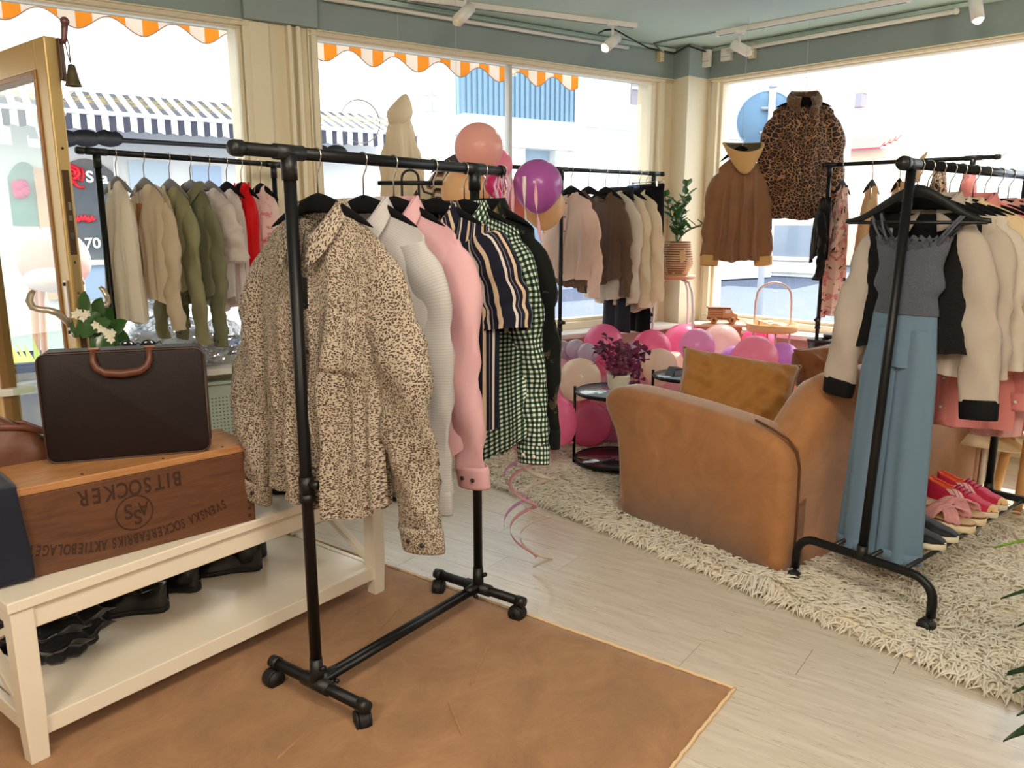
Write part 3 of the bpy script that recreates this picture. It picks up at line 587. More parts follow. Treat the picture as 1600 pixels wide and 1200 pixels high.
# arched rack on the right with shoe rails
t=thing('clothes_rack','black arched-foot clothes rack holding the blue jumpsuit and shoes at right',"clothes rack",RR[0],math.atan2(RR[1].y,RR[1].x)); r=.0165; L=1.16
mb=MB().cyl((.06,0,1.62),(1.75,0,1.62),r*1.05,20); obj('hanging_rail',mb,M('satin_black_rail',(40,40,44),.25,.6),t)
mb=MB().lathe([(r,0),(r*1.5,.0),(r*1.5,.02),(r*1.3,.028),(.0,.03)],20); mb.xf(Matrix.Translation((.05,0,1.62))@Matrix.Rotation(-PI/2,4,'Y')); obj('end_cap',mb,BLKP,t)
for x in (0.035,L):
    mb=MB().cyl((x-(.035 if x<.5 else 0),0,.2),(x+.06 if x<.5 else x,0,1.60),r,18); obj('post',mb,BLACK,t)
    mb=MB().cyl((x-.02,0,1.62),(x+.1,0,1.62),r*1.2,18); obj('tee_joint',mb,BLKP,t)
    x0=x-(.035 if x<.5 else 0)
    pth=[(x0,-.262,.07),(x0,-.262,.13)]+[(x0,-.262+.075*(1-cos(a)),.13+.075*sin(a)) for a in [PI/2*k/6 for k in range(1,7)]]; pth+= [(x0,-y,z) for _,y,z in reversed(pth)]
    mb=MB().tube(pth,r,14,side=(1,0,0)); obj('arched_foot',mb,BLACK,t)
    mb=MB().cyl((x0,0,.2),(x0,0,.25),r*1.2,14); obj('foot_joint',mb,BLKP,t)
    for s in (-1,1): caster(t,x0,s*.262,0.005,.027,.9+s)
for y in (-.15,-.02,.12):
    mb=MB().cyl((0,y,.205),(L,y,.205),.0085,12); obj('shoe_rail',mb,M('dark_chrome_rail',(70,70,74),.25,.8),t)
# ---------------------------------------------------------------- hangers
def hanger_mesh(w=.205,crown=-.098,drop=.085,th=.012,h=.042):
    def zt(x): a=abs(x)/w; return crown-drop*(a**1.35)
    def hh(x): a=abs(x)/w; return h*(1-a)**1.1+.014
    n=28
    def f(u,v):
        a=2*PI*v; x=lerp(-w,w,u); e=(1-abs(2*u-1)**6)**.5 if 0<u<1 else .05
        return (x,th/2*cos(a)*max(e,.3)*1.2, zt(x)-hh(x)/2+hh(x)/2*sin(a)*max(e,.15))
    mb=MB(); V=[f(i/n,k/10) for i in range(n+1) for k in range(10)]
    F=[(i*10+k,i*10+(k+1)%10,(i+1)*10+(k+1)%10,(i+1)*10+k) for i in range(n) for k in range(10)]+[tuple(range(10))[::-1],tuple(range(n*10,n*10+10))]
    return mb.add(V,F)
def hook_mesh(crown=-.098,R=.019):
    p=[(0,0,crown-.01),(0,0,-.052),(.006,0,-.038),(.014,0,-.026)]+[(R*cos(a),0,R*sin(a)-.0) for a in [-.6+k*(PI+.95)/12 for k in range(13)]]
    return MB().tube(p,.0022,8,side=(0,1,0))
HANG=[]
def hanger(bar,t,label,rz=0,kind='velvet',dz=0,group=None,drop=.085,w=.205):
    P,d,H=bar; o=P+d*t; r=thing('clothes_hanger',label,'hanger',(o.x,o.y,H+dz),math.atan2(d.y,d.x)-PI/2+rz,group)
    m={'velvet':VELV,'wood':M('grey_wood',(120,116,118),.6),'clear':M('clear_plastic',(210,210,214),.2)}[kind]
    obj('hanger_body',hanger_mesh(w=w,drop=drop),m,r); obj('hook',hook_mesh(),CHROME,r); return r
# ---------------------------------------------------------------- garments
def fbm(x,y,s):
    return sin(x*1.7+s)*.5+sin(x*3.1+y*1.3+s*2.1)*.3+sin(x*5.3-y*2.2+s*.7)*.2
def garment(name,label,bar,t,mat,cat='shirt',rz=0,dz=0,group=None,S=None,loc=None,ang=None,part='body'):
    s=dict(sw=.225,un=.34,slope=.065,zn=-.135,L=.84,chest=.265,waist=.262,hem=.275,dep=.055,nd=.06,tail=.05,fold=.014,fk=5,seed=1,
           sleeve=.66,sa=.10,sr0=.085,sr1=.055,collar='shirt',cuff=True,placket=True,buttons=7,open=0,bmat=None,cmat=None,smat=None,band=None,gap=0,curve=0,cuffmat=None,flat=.42,smid=None,sfwd=0,backhem=0,elbow=0,asym=0,sal=0,so=.045,wr=1)
    s.update(S or {}); q=type('q',(),s)
    if loc is None:
        P,d,H=bar; o=P+d*t; loc=(o.x,o.y,H+dz); ang=math.atan2(d.y,d.x)-PI/2
    root=thing(name,label,cat,loc,ang+rz,group)
    ztip=q.zn-q.slope
    def zt(u,side):
        a=abs(u)
        if a<=q.un:
            k=a/q.un; return q.zn-(q.nd if side<0 else .012)*(1-k*k)
        k=(a-q.un)/(1-q.un); return q.zn-q.slope*k-.012*k**6
    def surf(u,v,side,off=0):
        zb=-q.L+q.tail*abs(u)**2.2+.012*fbm(u*3,1,q.seed)+(q.backhem if side>0 else 0)+q.asym*u
        z=lerp(zt(u,side),zb,v)
        hw=prof([(0,q.sw),(.3,q.chest),(.65,q.waist),(1,q.hem)],v)
        seam=1 if abs(u)<q.un*.75 else lerp(1,sst(v/.16),sst((abs(u)-q.un*.75)/(q.un*.5)))
        dd=(q.dep*(.62+.38*sst(v*2.5)))*max(0,1-abs(u)**2.4)**.62*lerp(.12,1,seam)
        f=q.fold*(v**.8)*fbm(u*q.fk,v*2.2,q.seed*3.7+ (1.3 if side>0 else 0))
        f2=q.fold*.35*sin(z*16+u*6*side+q.seed*5)*sst(v*3)*sst((1-v)*3)*(1-u*u)
        x=u*hw+.25*f+q.curve*v*v
        return Vector((x,side*(dd+off)+f*min(1,(1-abs(u)**6)+.25)+f2-.01*v,z))
    nu,nv=44,34; us=2*q.chest; vs=q.L+q.zn
    mb=MB()
    if q.open:
        for sg in (-1,1):
            def pan(u,v,sg=sg):
                g=q.open*prof([(0,.30),(.25,.9),(.6,1.0),(1,q.gap or 1.1)],v); return surf(sg*lerp(g,1,u),v,-1)
            mb.grid(pan,nu//2,nv,us=us/2,vs=vs,flip=sg>0)
    else: mb.grid(lambda u,v:surf(2*u-1,v,-1),nu,nv,us=us,vs=vs,flip=True)
    mb.grid(lambda u,v:surf(2*u-1,v,1),nu,nv,us=us,vs=vs)
    body=obj(part,mb,mat,root,weld=True)
    if q.sleeve:
        for sg in (-1,1):
            sa=q.sa+(.02*sin(q.seed*3+sg))+(q.sal if sg<0 else 0); n=26; path=[];R=[]
            p0=Vector((sg*(q.sw-.05),0,ztip-.035)); 
            for k in range(n+1):
                v=k/n; L=q.sleeve*v
                x=q.sw-.05+q.so*sst(v*4.5)+L*sin(sa)*.9+ (q.elbow*sin(PI*min(1,v*1.15)))
                z=ztip-.035-L*cos(sa)*.98-.02*sst(v*4)
                y=-q.sfwd*v*v+.012*sin(v*5+q.seed+sg)
                path.append(Vector((sg*x,y,z)))
                R.append(prof([(0,q.sr0*.62),(.12,q.sr0),(.6,q.smid or lerp(q.sr0,q.sr1,.6)),(1,q.sr1)],v)*(1+.045*sin(v*23+q.seed*2+sg)*sst(v*3)))
            mb=MB().tube(path,R,18,caps=False,flat=q.flat,side=(1,0,0))
            for i in range(len(mb.v)):
                a=mb.v[i]; k=(i%18)/18; v=(i//18)/n
                mb.v[i]=(a[0]+q.wr*(.005*sin(v*17+k*12.6+q.seed)+.003*sin(v*41+k*25+q.seed))*sst(v*3),a[1]+q.wr*(.007*sin(v*13+k*6.28*2+q.seed*1.7)+.004*sin(v*33-k*18.8+q.seed*2.3))*sst(v*3),a[2])
            obj('sleeve',mb,q.smat or mat,root)
            if q.cuff:
                e=path[-1]; dn=(path[-1]-path[-3]).normalized(); ln_=.062; r2=q.sr1*(1.06 if q.cuffmat is None else .98)
                mb=MB().tube([e-dn*.008,e+dn*.004,e+dn*ln_*.9,e+dn*ln_],[r2*.98,r2*1.04,r2*1.0,r2*.97],18,caps=False,flat=q.flat,side=(1,0,0)); c=obj('cuff',mb,q.cuffmat or q.smat or mat,root,solid=.002)
                if q.bmat:
                    mb=MB()
                    for k in (-.4,.35):
                        w=e+dn*ln_*.5+Vector((r2*k*.9,-r2*q.flat*1.0,0)); mb.cyl(w,w+Vector((0,-.004,0)),.0065,10)
                    obj('cuff_button',mb,q.bmat,c)
    if q.collar in('shirt','band'):
        nw=q.sw*q.un; nd=q.dep*.62+.012; g=.30
        def ctop(a):  # a in -pi..pi, 0 = nape
            return q.zn+.004-(q.nd)*sst((abs(a)-1.2)/1.8)
        def stand(u,v):
            a=lerp(-PI+g,PI-g,u); return Vector((sin(a)*nw*(1.02-.06*v),cos(a)*nd*(1.05-.05*v)-.004,ctop(a)-.012+.034*v*(1-.3*sst((abs(a)-2)/1))))
        mb=MB().grid(stand,40,3,us=.42,vs=.034); 
        if q.collar=='shirt':
            def flap(u,v):
                a=lerp(-PI+g*.8,PI-g*.8,u); fr=sst((abs(a)-1.3)/1.5); h=.04+.042*fr
                o=stand(u,1); k=.5-.5*cos(PI*min(1,v*1.0)); ex=.008+.02*v+.012*fr*v
                return o+Vector((sin(a)*ex*1.1+ (math.copysign(.018,a)*fr*v if abs(a)>1.5 else 0),cos(a)*ex*1.0-(.004*fr*v),.004*sin(PI*min(1,v*3))-h*v*v**.15))
            mb.grid(flap,40,6,us=.44,vs=.06)
        obj('collar',mb,q.cmat or mat,root,solid=.0016)
    elif q.collar=='hood':
        HW=q.sw*.62
        def hd(u,v):
            a=lerp(-1.35,1.35,u); k=v; return Vector((sin(a)*HW*(1-.45*k*k)*(1.0),.02+cos(a)*.085*(1-.2*k)+.05*k,q.zn-.02+.02*cos(a)+k*(-.0)+.17*sin(k*PI*.5)*cos(a*.6)))
        mb=MB().grid(hd,26,10); obj('hood',mb,q.cmat or mat,root,solid=.012)
    elif q.collar=='rib':
        nw=q.sw*q.un; nd=q.dep*.62
        pth=[]
        for k in range(33):
            a=2*PI*k/32; pth.append((sin(a)*nw,cos(a)*nd,q.zn+.002-(q.nd-.0)*sst((abs(((a+PI)%(2*PI))-PI)-1.2)/1.9)))
        obj('neckband',MB().tube(pth,.009,8,caps=False),q.cmat or mat,root)
    if q.placket and not q.open:
        pw=.016/q.chest
        mb=MB().grid(lambda u,v:surf((2*u-1)*pw*1.3,v*.985+.01,-1,.0022),4,nv,us=.034,vs=vs); obj('placket',mb,q.cmat or mat,root,solid=.001)
        if q.buttons and q.bmat:
            for k in range(q.buttons):
                v=.05+.86*k/(q.buttons-1); w=surf(0,v,-1,.004); mb=MB().cyl(w,w+Vector((0,-.003,0)),.0062,12); obj('button',mb,q.bmat,root)
    if q.band:
        mb=MB()
        for sd in (-1,1): mb.grid(lambda u,v:surf(2*u-1,lerp(1-q.band,1.0,v),sd,.002),nu,3,us=us,vs=.05,flip=sd<0)
        obj('hem_band',mb,q.cmat or mat,root)
    root_surf=surf
    return root,surf
def patch(root,surf,name,u0,u1,v0,v1,mat,off=.004,side=-1,n=8):
    mb=MB().grid(lambda u,v:surf(lerp(u0,u1,u),lerp(v0,v1,v),side,off),n,n,us=.13,vs=.15); return obj(name,mb,mat,root,solid=.001)
# --- fabrics
def leo(nt,sc=95,base=(214,190,150),spot=(58,44,36),thr=.36):
    v=coord(nt,'UV'); w=nt.nodes.new('ShaderNodeVectorMath'); w.operation='ADD'; nt.links.new(v,w.inputs[0])
    nz=nt.nodes.new('ShaderNodeTexNoise'); nz.inputs['Scale'].default_value=sc*.9; nt.links.new(v,nz.inputs[0])
    sc_=nt.nodes.new('ShaderNodeVectorMath'); sc_.operation='SCALE'; sc_.inputs['Scale'].default_value=.9/sc; nt.links.new(nz.outputs['Color'],sc_.inputs[0]); nt.links.new(sc_.outputs[0],w.inputs[1])
    d=voro(nt,w.outputs[0],sc); c=voro(nt,w.outputs[0],sc,out='Color'); f=mth(nt,'LESS_THAN',d,mth(nt,'MULTIPLY_ADD',sepx(nt,c)[0],.22,thr-.08))
    return mixc(nt,f,lin(base),lin(spot))
def stripes(nt,cols,period,axis=0):
    x=sepx(nt,coord(nt,'UV'))[axis]; f=mth(nt,'FRACT',mth(nt,'DIVIDE',x,period)); return ramp(nt,f,[(p,lin(c)) for p,c in cols],True)
def ging(nt,p,cols):
    o=sepx(nt,coord(nt,'UV')); a=mth(nt,'LESS_THAN',mth(nt,'FRACT',mth(nt,'DIVIDE',o[0],p)),.5); b=mth(nt,'LESS_THAN',mth(nt,'FRACT',mth(nt,'DIVIDE',o[1],p)),.5)
    return ramp(nt,mth(nt,'DIVIDE',mth(nt,'ADD',a,b),2.2),[(0,lin(cols[0])),(.3,lin(cols[1])),(.7,lin(cols[2]))],True)
def blots(nt,base,cols,sc=9,cuts=(.53,.6,.66)):
    v=coord(nt,'UV'); a=noise(nt,v,sc,4,.6,.6); b=noise(nt,v,sc*1.9,3,.6,.4)
    c=mixc(nt,mth(nt,'GREATER_THAN',a,cuts[0]),lin(base),lin(cols[0])); c=mixc(nt,mth(nt,'GREATER_THAN',a,cuts[1]),c,lin(cols[1])); return mixc(nt,mth(nt,'GREATER_THAN',b,cuts[2]),c,lin(cols[2]))
def CL(name,col,trans=.12,rough=.85,**k): return M(name,col,rough,trans=trans,sheen=.1,spec=.2,**k)
F_LEO=CL('leopard_shirting',(208,186,150),fn=lambda nt:leo(nt,225,(190,175,157),(82,67,60),.44),trans=.15)
F_WHT=CL('white_micro_stripe',(214,210,210),fn=lambda nt:stripes(nt,[(0,(208,202,199)),(.66,(192,191,197))],.0075,1),trans=.25)
F_PNK=CL('pink_cotton',(226,180,186),trans=.25); F_NAV=CL('navy_stripe',(40,40,60),fn=lambda nt:stripes(nt,[(0,(24,25,40)),(.30,(196,172,146)),(.46,(24,25,40)),(.62,(120,110,120)),(.66,(24,25,40)),(.76,(206,196,190)),(.86,(24,25,40))],.058),trans=.05)
F_GIN=CL('green_gingham',(40,80,60),fn=lambda nt:ging(nt,.0165,((218,220,206),(62,92,76),(14,28,24))),trans=.05)
F_FLO=CL('dark_floral',(18,20,20),fn=lambda nt:blots(nt,(14,17,16),((70,62,44),(130,110,80),(40,52,38)),14,(.60,.66,.66)),trans=0)
DBTN=M('dark_button',(44,34,34),.3); PBTN=M('pale_button',(236,226,214),.3)
# --- the front rack
GF='black velvet hangers on the front rack'
for tt,lb in ((.092,'black velvet hanger inside the leopard print shirt on the front rack'),(.261,'black velvet hanger inside the white pinstripe shirt'),(.385,'black velvet hanger inside the plain pink shirt'),(.566,'black velvet hanger inside the navy striped shirt'),(.72,'black velvet hanger inside the green gingham shirt'),(.824,'black velvet hanger in the dark floral shirt at the far rack post')): hanger(FR,tt,lb,group=GF)
r,sf=garment('shirt','cream shirt with small dark leopard print at the front of the rack',FR,.092,F_LEO,S=dict(sw=.232,zn=-.140,slope=.075,L=.985,chest=.25,waist=.235,hem=.245,tail=.05,dep=.07,fold=.036,fk=6,seed=2,sleeve=.745,sa=.15,sal=.07,sr0=.09,sr1=.07,bmat=DBTN,nd=.09,elbow=.03,smid=.085,flat=.36,wr=1.5,buttons=6,asym=-.01))
patch(r,sf,'chest_pocket',.32,.74,.30,.50,F_LEO,.003); 
r,sf=garment('shirt','white shirt with fine grey horizontal lines, second on the front rack',FR,.261,F_WHT,S=dict(sw=.232,zn=-.132,slope=.07,L=.97,dep=.05,fold=.012,seed=5,sleeve=.70,sa=.07,sr0=.082,sr1=.05,bmat=PBTN,nd=.08,tail=.06))
r,sf=garment('shirt','plain pale pink shirt hanging third on the front rack',FR,.385,F_PNK,S=dict(sw=.24,zn=-.125,slope=.075,L=.92,dep=.05,fold=.012,seed=7,sleeve=.66,sa=.085,sr0=.082,sr1=.056,bmat=DBTN,nd=.085,chest=.265,tail=.09))
r,sf=garment('shirt','short-sleeved navy shirt with tan and white vertical stripes',FR,.566,F_NAV,S=dict(sw=.232,zn=-.135,slope=.055,L=.87,dep=.055,fold=.014,seed=3,sleeve=.27,sa=.2,sr0=.09,sr1=.1,wr=.3,cuff=False,collar='shirt',nd=.09,chest=.262,hem=.262,smid=.1))
r,sf=garment('shirt','green and white gingham checked shirt near the end of the front rack',FR,.72,F_GIN,S=dict(sw=.225,zn=-.130,slope=.06,L=.985,dep=.05,fold=.012,seed=9,sleeve=.68,sa=.09,sr0=.085,sr1=.058,bmat=PBTN,nd=.08,tail=.11))
r,sf=garment('shirt','dark floral shirt hanging last on the front rack behind the gingham',FR,.835,F_FLO,S=dict(sw=.205,zn=-.120,slope=.065,L=.9,dep=.05,fold=.012,seed=4,sleeve=.66,sa=.09,sr0=.08,sr1=.056,nd=.07))
tg=thing('price_tag','black price tag hanging from a cord on the leopard shirt placket','tag',(FR[0]+FR[1]*.026+Vector((FR[1].y,-FR[1].x,0))*-.012+Vector((0,0,1.235))),math.atan2(FR[1].y,FR[1].x)-PI/2)
obj('card',MB().box((0,0,0),(.052,.0016,.085)),M('tag_black',(22,22,24),.5),tg,False); obj('cord',MB().tube([(0,0,.04),(.006,.004,.1),(.02,.01,.17)],.0012,5),BLKP,tg)
# ---------------------------------------------------------------- garments on the other racks
F_BEI=CL('beige_linen',(222,204,180),trans=.4); F_OLV=CL('olive_cotton',(150,146,112),trans=.2); F_OLD=CL('olive_dark',(126,124,96),trans=.15)
F_SHR=CL('sheer_white',(236,226,220),trans=.5); F_IVO=CL('ivory_cloth',(244,234,222),trans=.45); F_RED=CL('red_satin',(226,20,28),trans=.35,rough=.5)
F_PFL=CL('pink_floral',(240,210,205),fn=lambda nt:blots(nt,(244,220,214),((226,150,160),(190,60,70),(150,120,110)),16,(.58,.66,.68)),trans=.35)
F_BLU=CL('blush_knit',(248,222,210),trans=.4,bump=.25,bscale=300); F_BRN=CL('brown_rib',(112,88,74),trans=.1,bfn=lambda nt:mth(nt,'SINE',mth(nt,'MULTIPLY',sepx(nt,coord(nt,'UV'))[0],700)))
F_CRM=CL('cream_knit',(246,232,210),trans=.4,bump=.2,bscale=260); F_BLK=CL('black_cloth',(20,20,24),trans=0); F_CHR=CL('charcoal_denim',(44,46,56),trans=0)
F_WSL=CL('white_chiffon',(218,204,192),trans=.35); F_VEST=M('black_quilted',(9,9,12),.75,spec=.25,bfn=lambda nt:voro(nt,coord(nt,'UV'),120))
F_CCT=CL('cream_coat',(232,206,166),trans=.1,bump=.4,bscale=200); F_COR=CL('coral_pink',(238,150,146),trans=.15); F_PALE=CL('pale_pink',(240,186,186),trans=.2)
F_TAN=CL('tan_wrap',(222,184,140),trans=.2)
def pants(name,label,bar,t,mat,w=.17,L=.8,top=-.07,rz=0,leg=.09,cat='trousers',group=None,fold=False,flare=1.0,waist=True,dz=0):
    P,d,H=bar; o=P+d*t; r=thing(name,label,cat,(o.x,o.y,H+dz),math.atan2(d.y,d.x)-PI/2+rz,group)
    def hip(u,v): a=2*PI*u; return Vector((w*(1+.05*v)*cos(a),.03*sin(a)*(1+.5*v)+.004*sin(a*6),top-.26*v))
    mb=MB().grid(hip,36,8,True,us=2*w*2,vs=.26); 
    for s in (-1,1):
        def lg(u,v,s=s):
            a=2*PI*u; q=lerp(w*.5,leg*.9*flare if flare!=1 else leg,v); return Vector((s*(w*.52-.005)+q*cos(a)*1.0+.006*sin(v*5+s),.034*sin(a)*(1-.15*v)+.006*sin(a*3+v*4),top-.2-(L-.2)*v))
        mb.grid(lg,22,16,True,us=.4,vs=L)
    obj('legs',mb,mat,r)
    if waist: obj('waistband',MB().grid(lambda u,v:Vector((w*1.02*cos(2*PI*u),.033*sin(2*PI*u),top-.035*v)),36,2,True),mat,r,solid=.003)
    for s in (-1,1): obj('crease',MB().tube([(s*(w*.5),-.04,top-.06),(s*(w*.52),-.039,top-L*.9)],.002,5),mat,r)
    return r
# left rack by the street window
g='hangers on the rack of beige tops'
for tt,k,lb in ((.15,'wood','grey hanger holding the long white top at the left end'),(.282,'wood','grey hanger inside the open beige jacket'),(.41,'wood','grey hanger inside the pale olive cardigan'),(.521,'wood','grey hanger inside the dark olive collared shirt'),(.623,'wood','grey hanger inside the sheer white short-sleeved blouse'),(.725,'velvet','dark hanger inside the sheer pinkish top beside the red dress'),(.813,'velvet','dark hanger above the bright red dress'),(.932,'velvet','dark hanger above the pink floral top')): hanger(LR,tt,lb,kind=k,group=g,w=.14)
garment('long_top','long ivory white sleeveless top at the window end of the beige rack',LR,.15,F_IVO,'top',S=dict(sw=.11,chest=.13,waist=.14,hem=.165,L=.74,tail=-.02,fold=.02,fk=9,sleeve=0,collar='none',placket=False,dep=.05,seed=3,zn=-.12),rz=-.1)
garment('jacket','beige collarless jacket hanging open over the brown price tag',LR,.282,F_BEI,'jacket',S=dict(sw=.18,chest=.2,waist=.205,hem=.215,L=.66,tail=-.01,open=.22,fold=.016,sleeve=.56,sa=.12,sr0=.075,sr1=.055,collar='none',cuff=False,seed=6,zn=-.13),rz=-.12)
garment('blazer_vest','short beige blazer with side pockets behind the open jacket',LR,.33,F_BEI,'jacket',S=dict(sw=.15,chest=.16,waist=.16,hem=.165,L=.62,tail=-.01,open=.1,fold=.01,sleeve=0,collar='none',seed=2),rz=-.12)
garment('cardigan','pale olive long-sleeved cardigan in the middle of the beige rack',LR,.41,F_OLV,'cardigan',S=dict(sw=.17,chest=.18,waist=.175,hem=.17,L=.66,open=.2,fold=.016,sleeve=.64,sa=.05,sr0=.07,sr1=.05,collar='none',cuff=False,seed=8),rz=-.1)
garment('shirt','dark olive collared shirt beside the olive cardigan',LR,.521,F_OLD,'shirt',S=dict(sw=.175,chest=.18,waist=.175,hem=.18,L=.70,fold=.018,sleeve=.6,sa=.06,sr0=.07,sr1=.05,seed=5,bmat=DBTN,nd=.07),rz=-.1)
garment('blouse','sheer white short-sleeved blouse right of the olive shirt',LR,.623,F_SHR,'blouse',S=dict(sw=.17,chest=.18,waist=.18,hem=.19,L=.72,fold=.018,sleeve=.25,sa=.1,sr0=.08,sr1=.085,cuff=False,collar='none',placket=False,seed=9),rz=-.1)
garment('blouse','sheer pinkish white long top squeezed beside the red dress',LR,.725,F_SHR,'blouse',S=dict(sw=.13,chest=.14,waist=.14,hem=.16,L=.75,fold=.02,sleeve=0,collar='none',placket=False,seed=4),rz=-.1)
garment('dress','bright red sleeveless satin dress at the right of the beige rack',LR,.813,F_RED,'dress',S=dict(sw=.07,chest=.12,waist=.11,hem=.13,L=.66,tail=.1,fold=.016,fk=8,sleeve=0,collar='none',placket=False,un=.6,nd=.1,slope=.02,seed=7,zn=-.10),rz=-.1)
garment('blouse','pink floral printed top hanging last beside the red dress',LR,.945,F_PFL,'blouse',S=dict(sw=.11,chest=.13,waist=.14,hem=.16,L=.6,sleeve=0,collar='none',placket=False,seed=5,zn=-.11),rz=-.1)
pt=LR[0]+LR[1]*.765; tg=thing('price_tag','brown kraft price tag hanging beside the red dress','tag',(pt.x+.02,pt.y-.02,1.50),0); obj('card',MB().box((0,0,0),(.05,.0015,.075)),M('kraft',(142,92,56),.8),tg,False); obj('cord',MB().tube([(0,0,.035),(.002,.0,.12)],.001,4),BLKP,tg)
pt=LR[0]+LR[1]*.24; tg=thing('price_tag','narrow brown price tag inside the open beige jacket','tag',(pt.x+.02,pt.y-.03,1.46),.2); obj('card',MB().box((0,0,0),(.03,.0015,.1)),M('kraft_dark',(128,84,50),.8),tg,False); obj('cord',MB().tube([(0,0,.05),(.002,.0,.12)],.001,4),BLKP,tg)
# middle rack
g='hangers on the rack before the long window'
for tt,lb in ((.938,'black hanger inside the blush pink cardigan'),(1.082,'bare-shouldered black hanger between the cardigan and the brown knit'),(1.231,'black hanger inside the brown ribbed knit'),(1.338,'black hanger inside the first cream jumper'),(1.443,'black hanger inside the second cream top'),(1.537,'black hanger inside the cream patch-pocket shirt')): hanger(MR,tt,lb,group=g,w=.18)
r,sf=garment('cardigan','blush pink buttoned cardigan first on the rack by the long window',MR,.938,F_BLU,'cardigan',S=dict(sw=.215,chest=.23,waist=.235,hem=.22,L=.70,tail=.0,fold=.02,fk=7,sleeve=.56,sa=.10,sr0=.075,sr1=.05,collar='none',bmat=M('grey_button',(120,104,96),.3),buttons=6,zn=-.14,nd=.045,cuff=False,seed=4,band=.06))
obj('neckband',MB().tube([sf(u/10,0,-1,.003)+Vector((0,0,-.003)) for u in range(-3,4)],.008,8),F_BLU,r)
garment('top','brown fringed top hanging under the pink cardigan',MR,.985,F_BRN,'top',S=dict(sw=.19,chest=.2,waist=.2,hem=.22,L=.76,tail=.06,fold=.012,sleeve=0,collar='none',placket=False,seed=2,zn=-.13,nd=.02))
garment('jumper','brown finely ribbed knit between the pink cardigan and cream tops',MR,1.231,F_BRN,'jumper',S=dict(sw=.20,chest=.21,waist=.2,hem=.2,L=.74,sleeve=.58,sa=.05,sr0=.07,sr1=.045,collar='rib',placket=False,cuff=False,seed=3,zn=-.135))
garment('jumper','cream jumper directly right of the brown knit',MR,1.30,F_IVO,'jumper',S=dict(sw=.21,chest=.22,waist=.215,hem=.22,L=.86,sleeve=.62,sa=.05,sr0=.075,sr1=.05,collar='rib',placket=False,cuff=False,seed=6,zn=-.135))
garment('jumper','pale cream long-sleeved top, third light garment before the black trousers',MR,1.40,F_CRM,'top',S=dict(sw=.205,chest=.215,waist=.21,hem=.215,L=.90,sleeve=.66,sa=.045,sr0=.072,sr1=.052,collar='rib',placket=False,cuff=False,seed=8,zn=-.135))
r,sf=garment('overshirt','cream patch-pocket overshirt next to the black trousers',MR,1.52,F_CRM,'shirt',S=dict(sw=.20,chest=.21,waist=.205,hem=.21,L=.95,sleeve=.62,sa=.05,sr0=.07,sr1=.05,collar='band',placket=True,bmat=PBTN,cuff=False,seed=9,zn=-.14))
patch(r,sf,'patch_pocket',.25,.8,.38,.6,F_CRM,.004)
pants('trousers','black trousers clipped at the right end of the window rack',MR,1.61,F_BLK,w=.16,L=.80,top=-.075,leg=.085)
pants('trousers','charcoal trousers hanging low behind the cream tops',MR,1.36,F_CHR,w=.13,L=.98,top=-.1,leg=.085); pants('trousers','black cropped trousers hanging low behind the patch-pocket overshirt',MR,1.57,F_BLK,w=.1,L=1.0,top=-.1,leg=.08)
for t_,lb in ((1.60,'clip hanger holding the black trousers at the rack end'),): 
    P,d,H=MR; o=P+d*t_; h=thing('clip_hanger',lb,'hanger',(o.x,o.y,H),math.atan2(d.y,d.x)-PI/2); obj('bar',MB().cyl((-.17,0,-.06),(.17,0,-.06),.004,8),CHROME,h); obj('hook',hook_mesh(-.06),CHROME,h)
    for s in (-.14,.12): obj('clip',MB().box((s,0,-.075),(.022,.03,.04)),CHROME,h,False,bevel=.003)
bt=thing('folded_jeans','folded blue jeans draped over the end of the window rack','jeans',MR[0]+MR[1]*1.66+Vector((0,0,1.66)),math.atan2(MR[1].y,MR[1].x)); obj('cloth',MB().box((-.06,.1,.0),(.1,.12,.05)),M('blue_denim',(86,120,178),.8),bt,bevel=.015,sub=1)
# front right rack
g='black hangers on the arched rack'
hanger(RR,.23,'black hanger inside the black and white blouse on the arched rack',group=g,drop=.07)
for tt,lb in ((.32,'black hanger inside the ruffled ivory blouse'),(.41,'black hanger inside the plain ivory blouse'),(.50,'black hanger inside the cream coat'),(.62,'black hanger inside the coral pink shirt'),(.73,'black hanger inside the pale pink jacket'),(.86,'black hanger before the dusty pink top'),(.97,'black hanger near the far post of the arched rack')): hanger(RR,tt,lb,group=g,drop=.07)
def skirt(name,fn_w,z0,z1,mat,root,cx=0,dep=.05,nf=9,amp=.012,us=.5,seed=1,n=40,m=20):
    def f(u,v):
        a=2*PI*u; w,c=fn_w(v); k=amp*sin(nf*a+seed+.8*sin(v*3))*(.25+.75*v); return Vector((c+w*cos(a)+k*cos(a)*.6,(dep+k)*sin(a)*(.75+.25*v),lerp(z0,z1,v)))
    return obj(name,MB().grid(f,n,m,True,us=us,vs=abs(z1-z0)),mat,root)
o=RR[0]+RR[1]*.15; js=thing('jumpsuit','blue-grey strappy jumpsuit with smocked top hanging on the arched rack','jumpsuit',(o.x,o.y,RR[2]),math.atan2(RR[1].y,RR[1].x)-PI/2)
F_SMK=M('smocked_grey',(92,96,106),.85,fn=lambda nt:mixc(nt,mth(nt,'LESS_THAN',voro(nt,coord(nt,'UV',(1,1.6,1)),230),.3),lin((82,86,96)),lin((100,104,114))),bfn=lambda nt:mth(nt,'ADD',mth(nt,'SINE',mth(nt,'MULTIPLY',sepx(nt,coord(nt,'UV'))[1],1400)),mth(nt,'MULTIPLY',voro(nt,coord(nt,'UV'),260),2)),sheen=.1)
F_JMP=CL('blue_grey_viscose',(110,134,156),trans=.08)
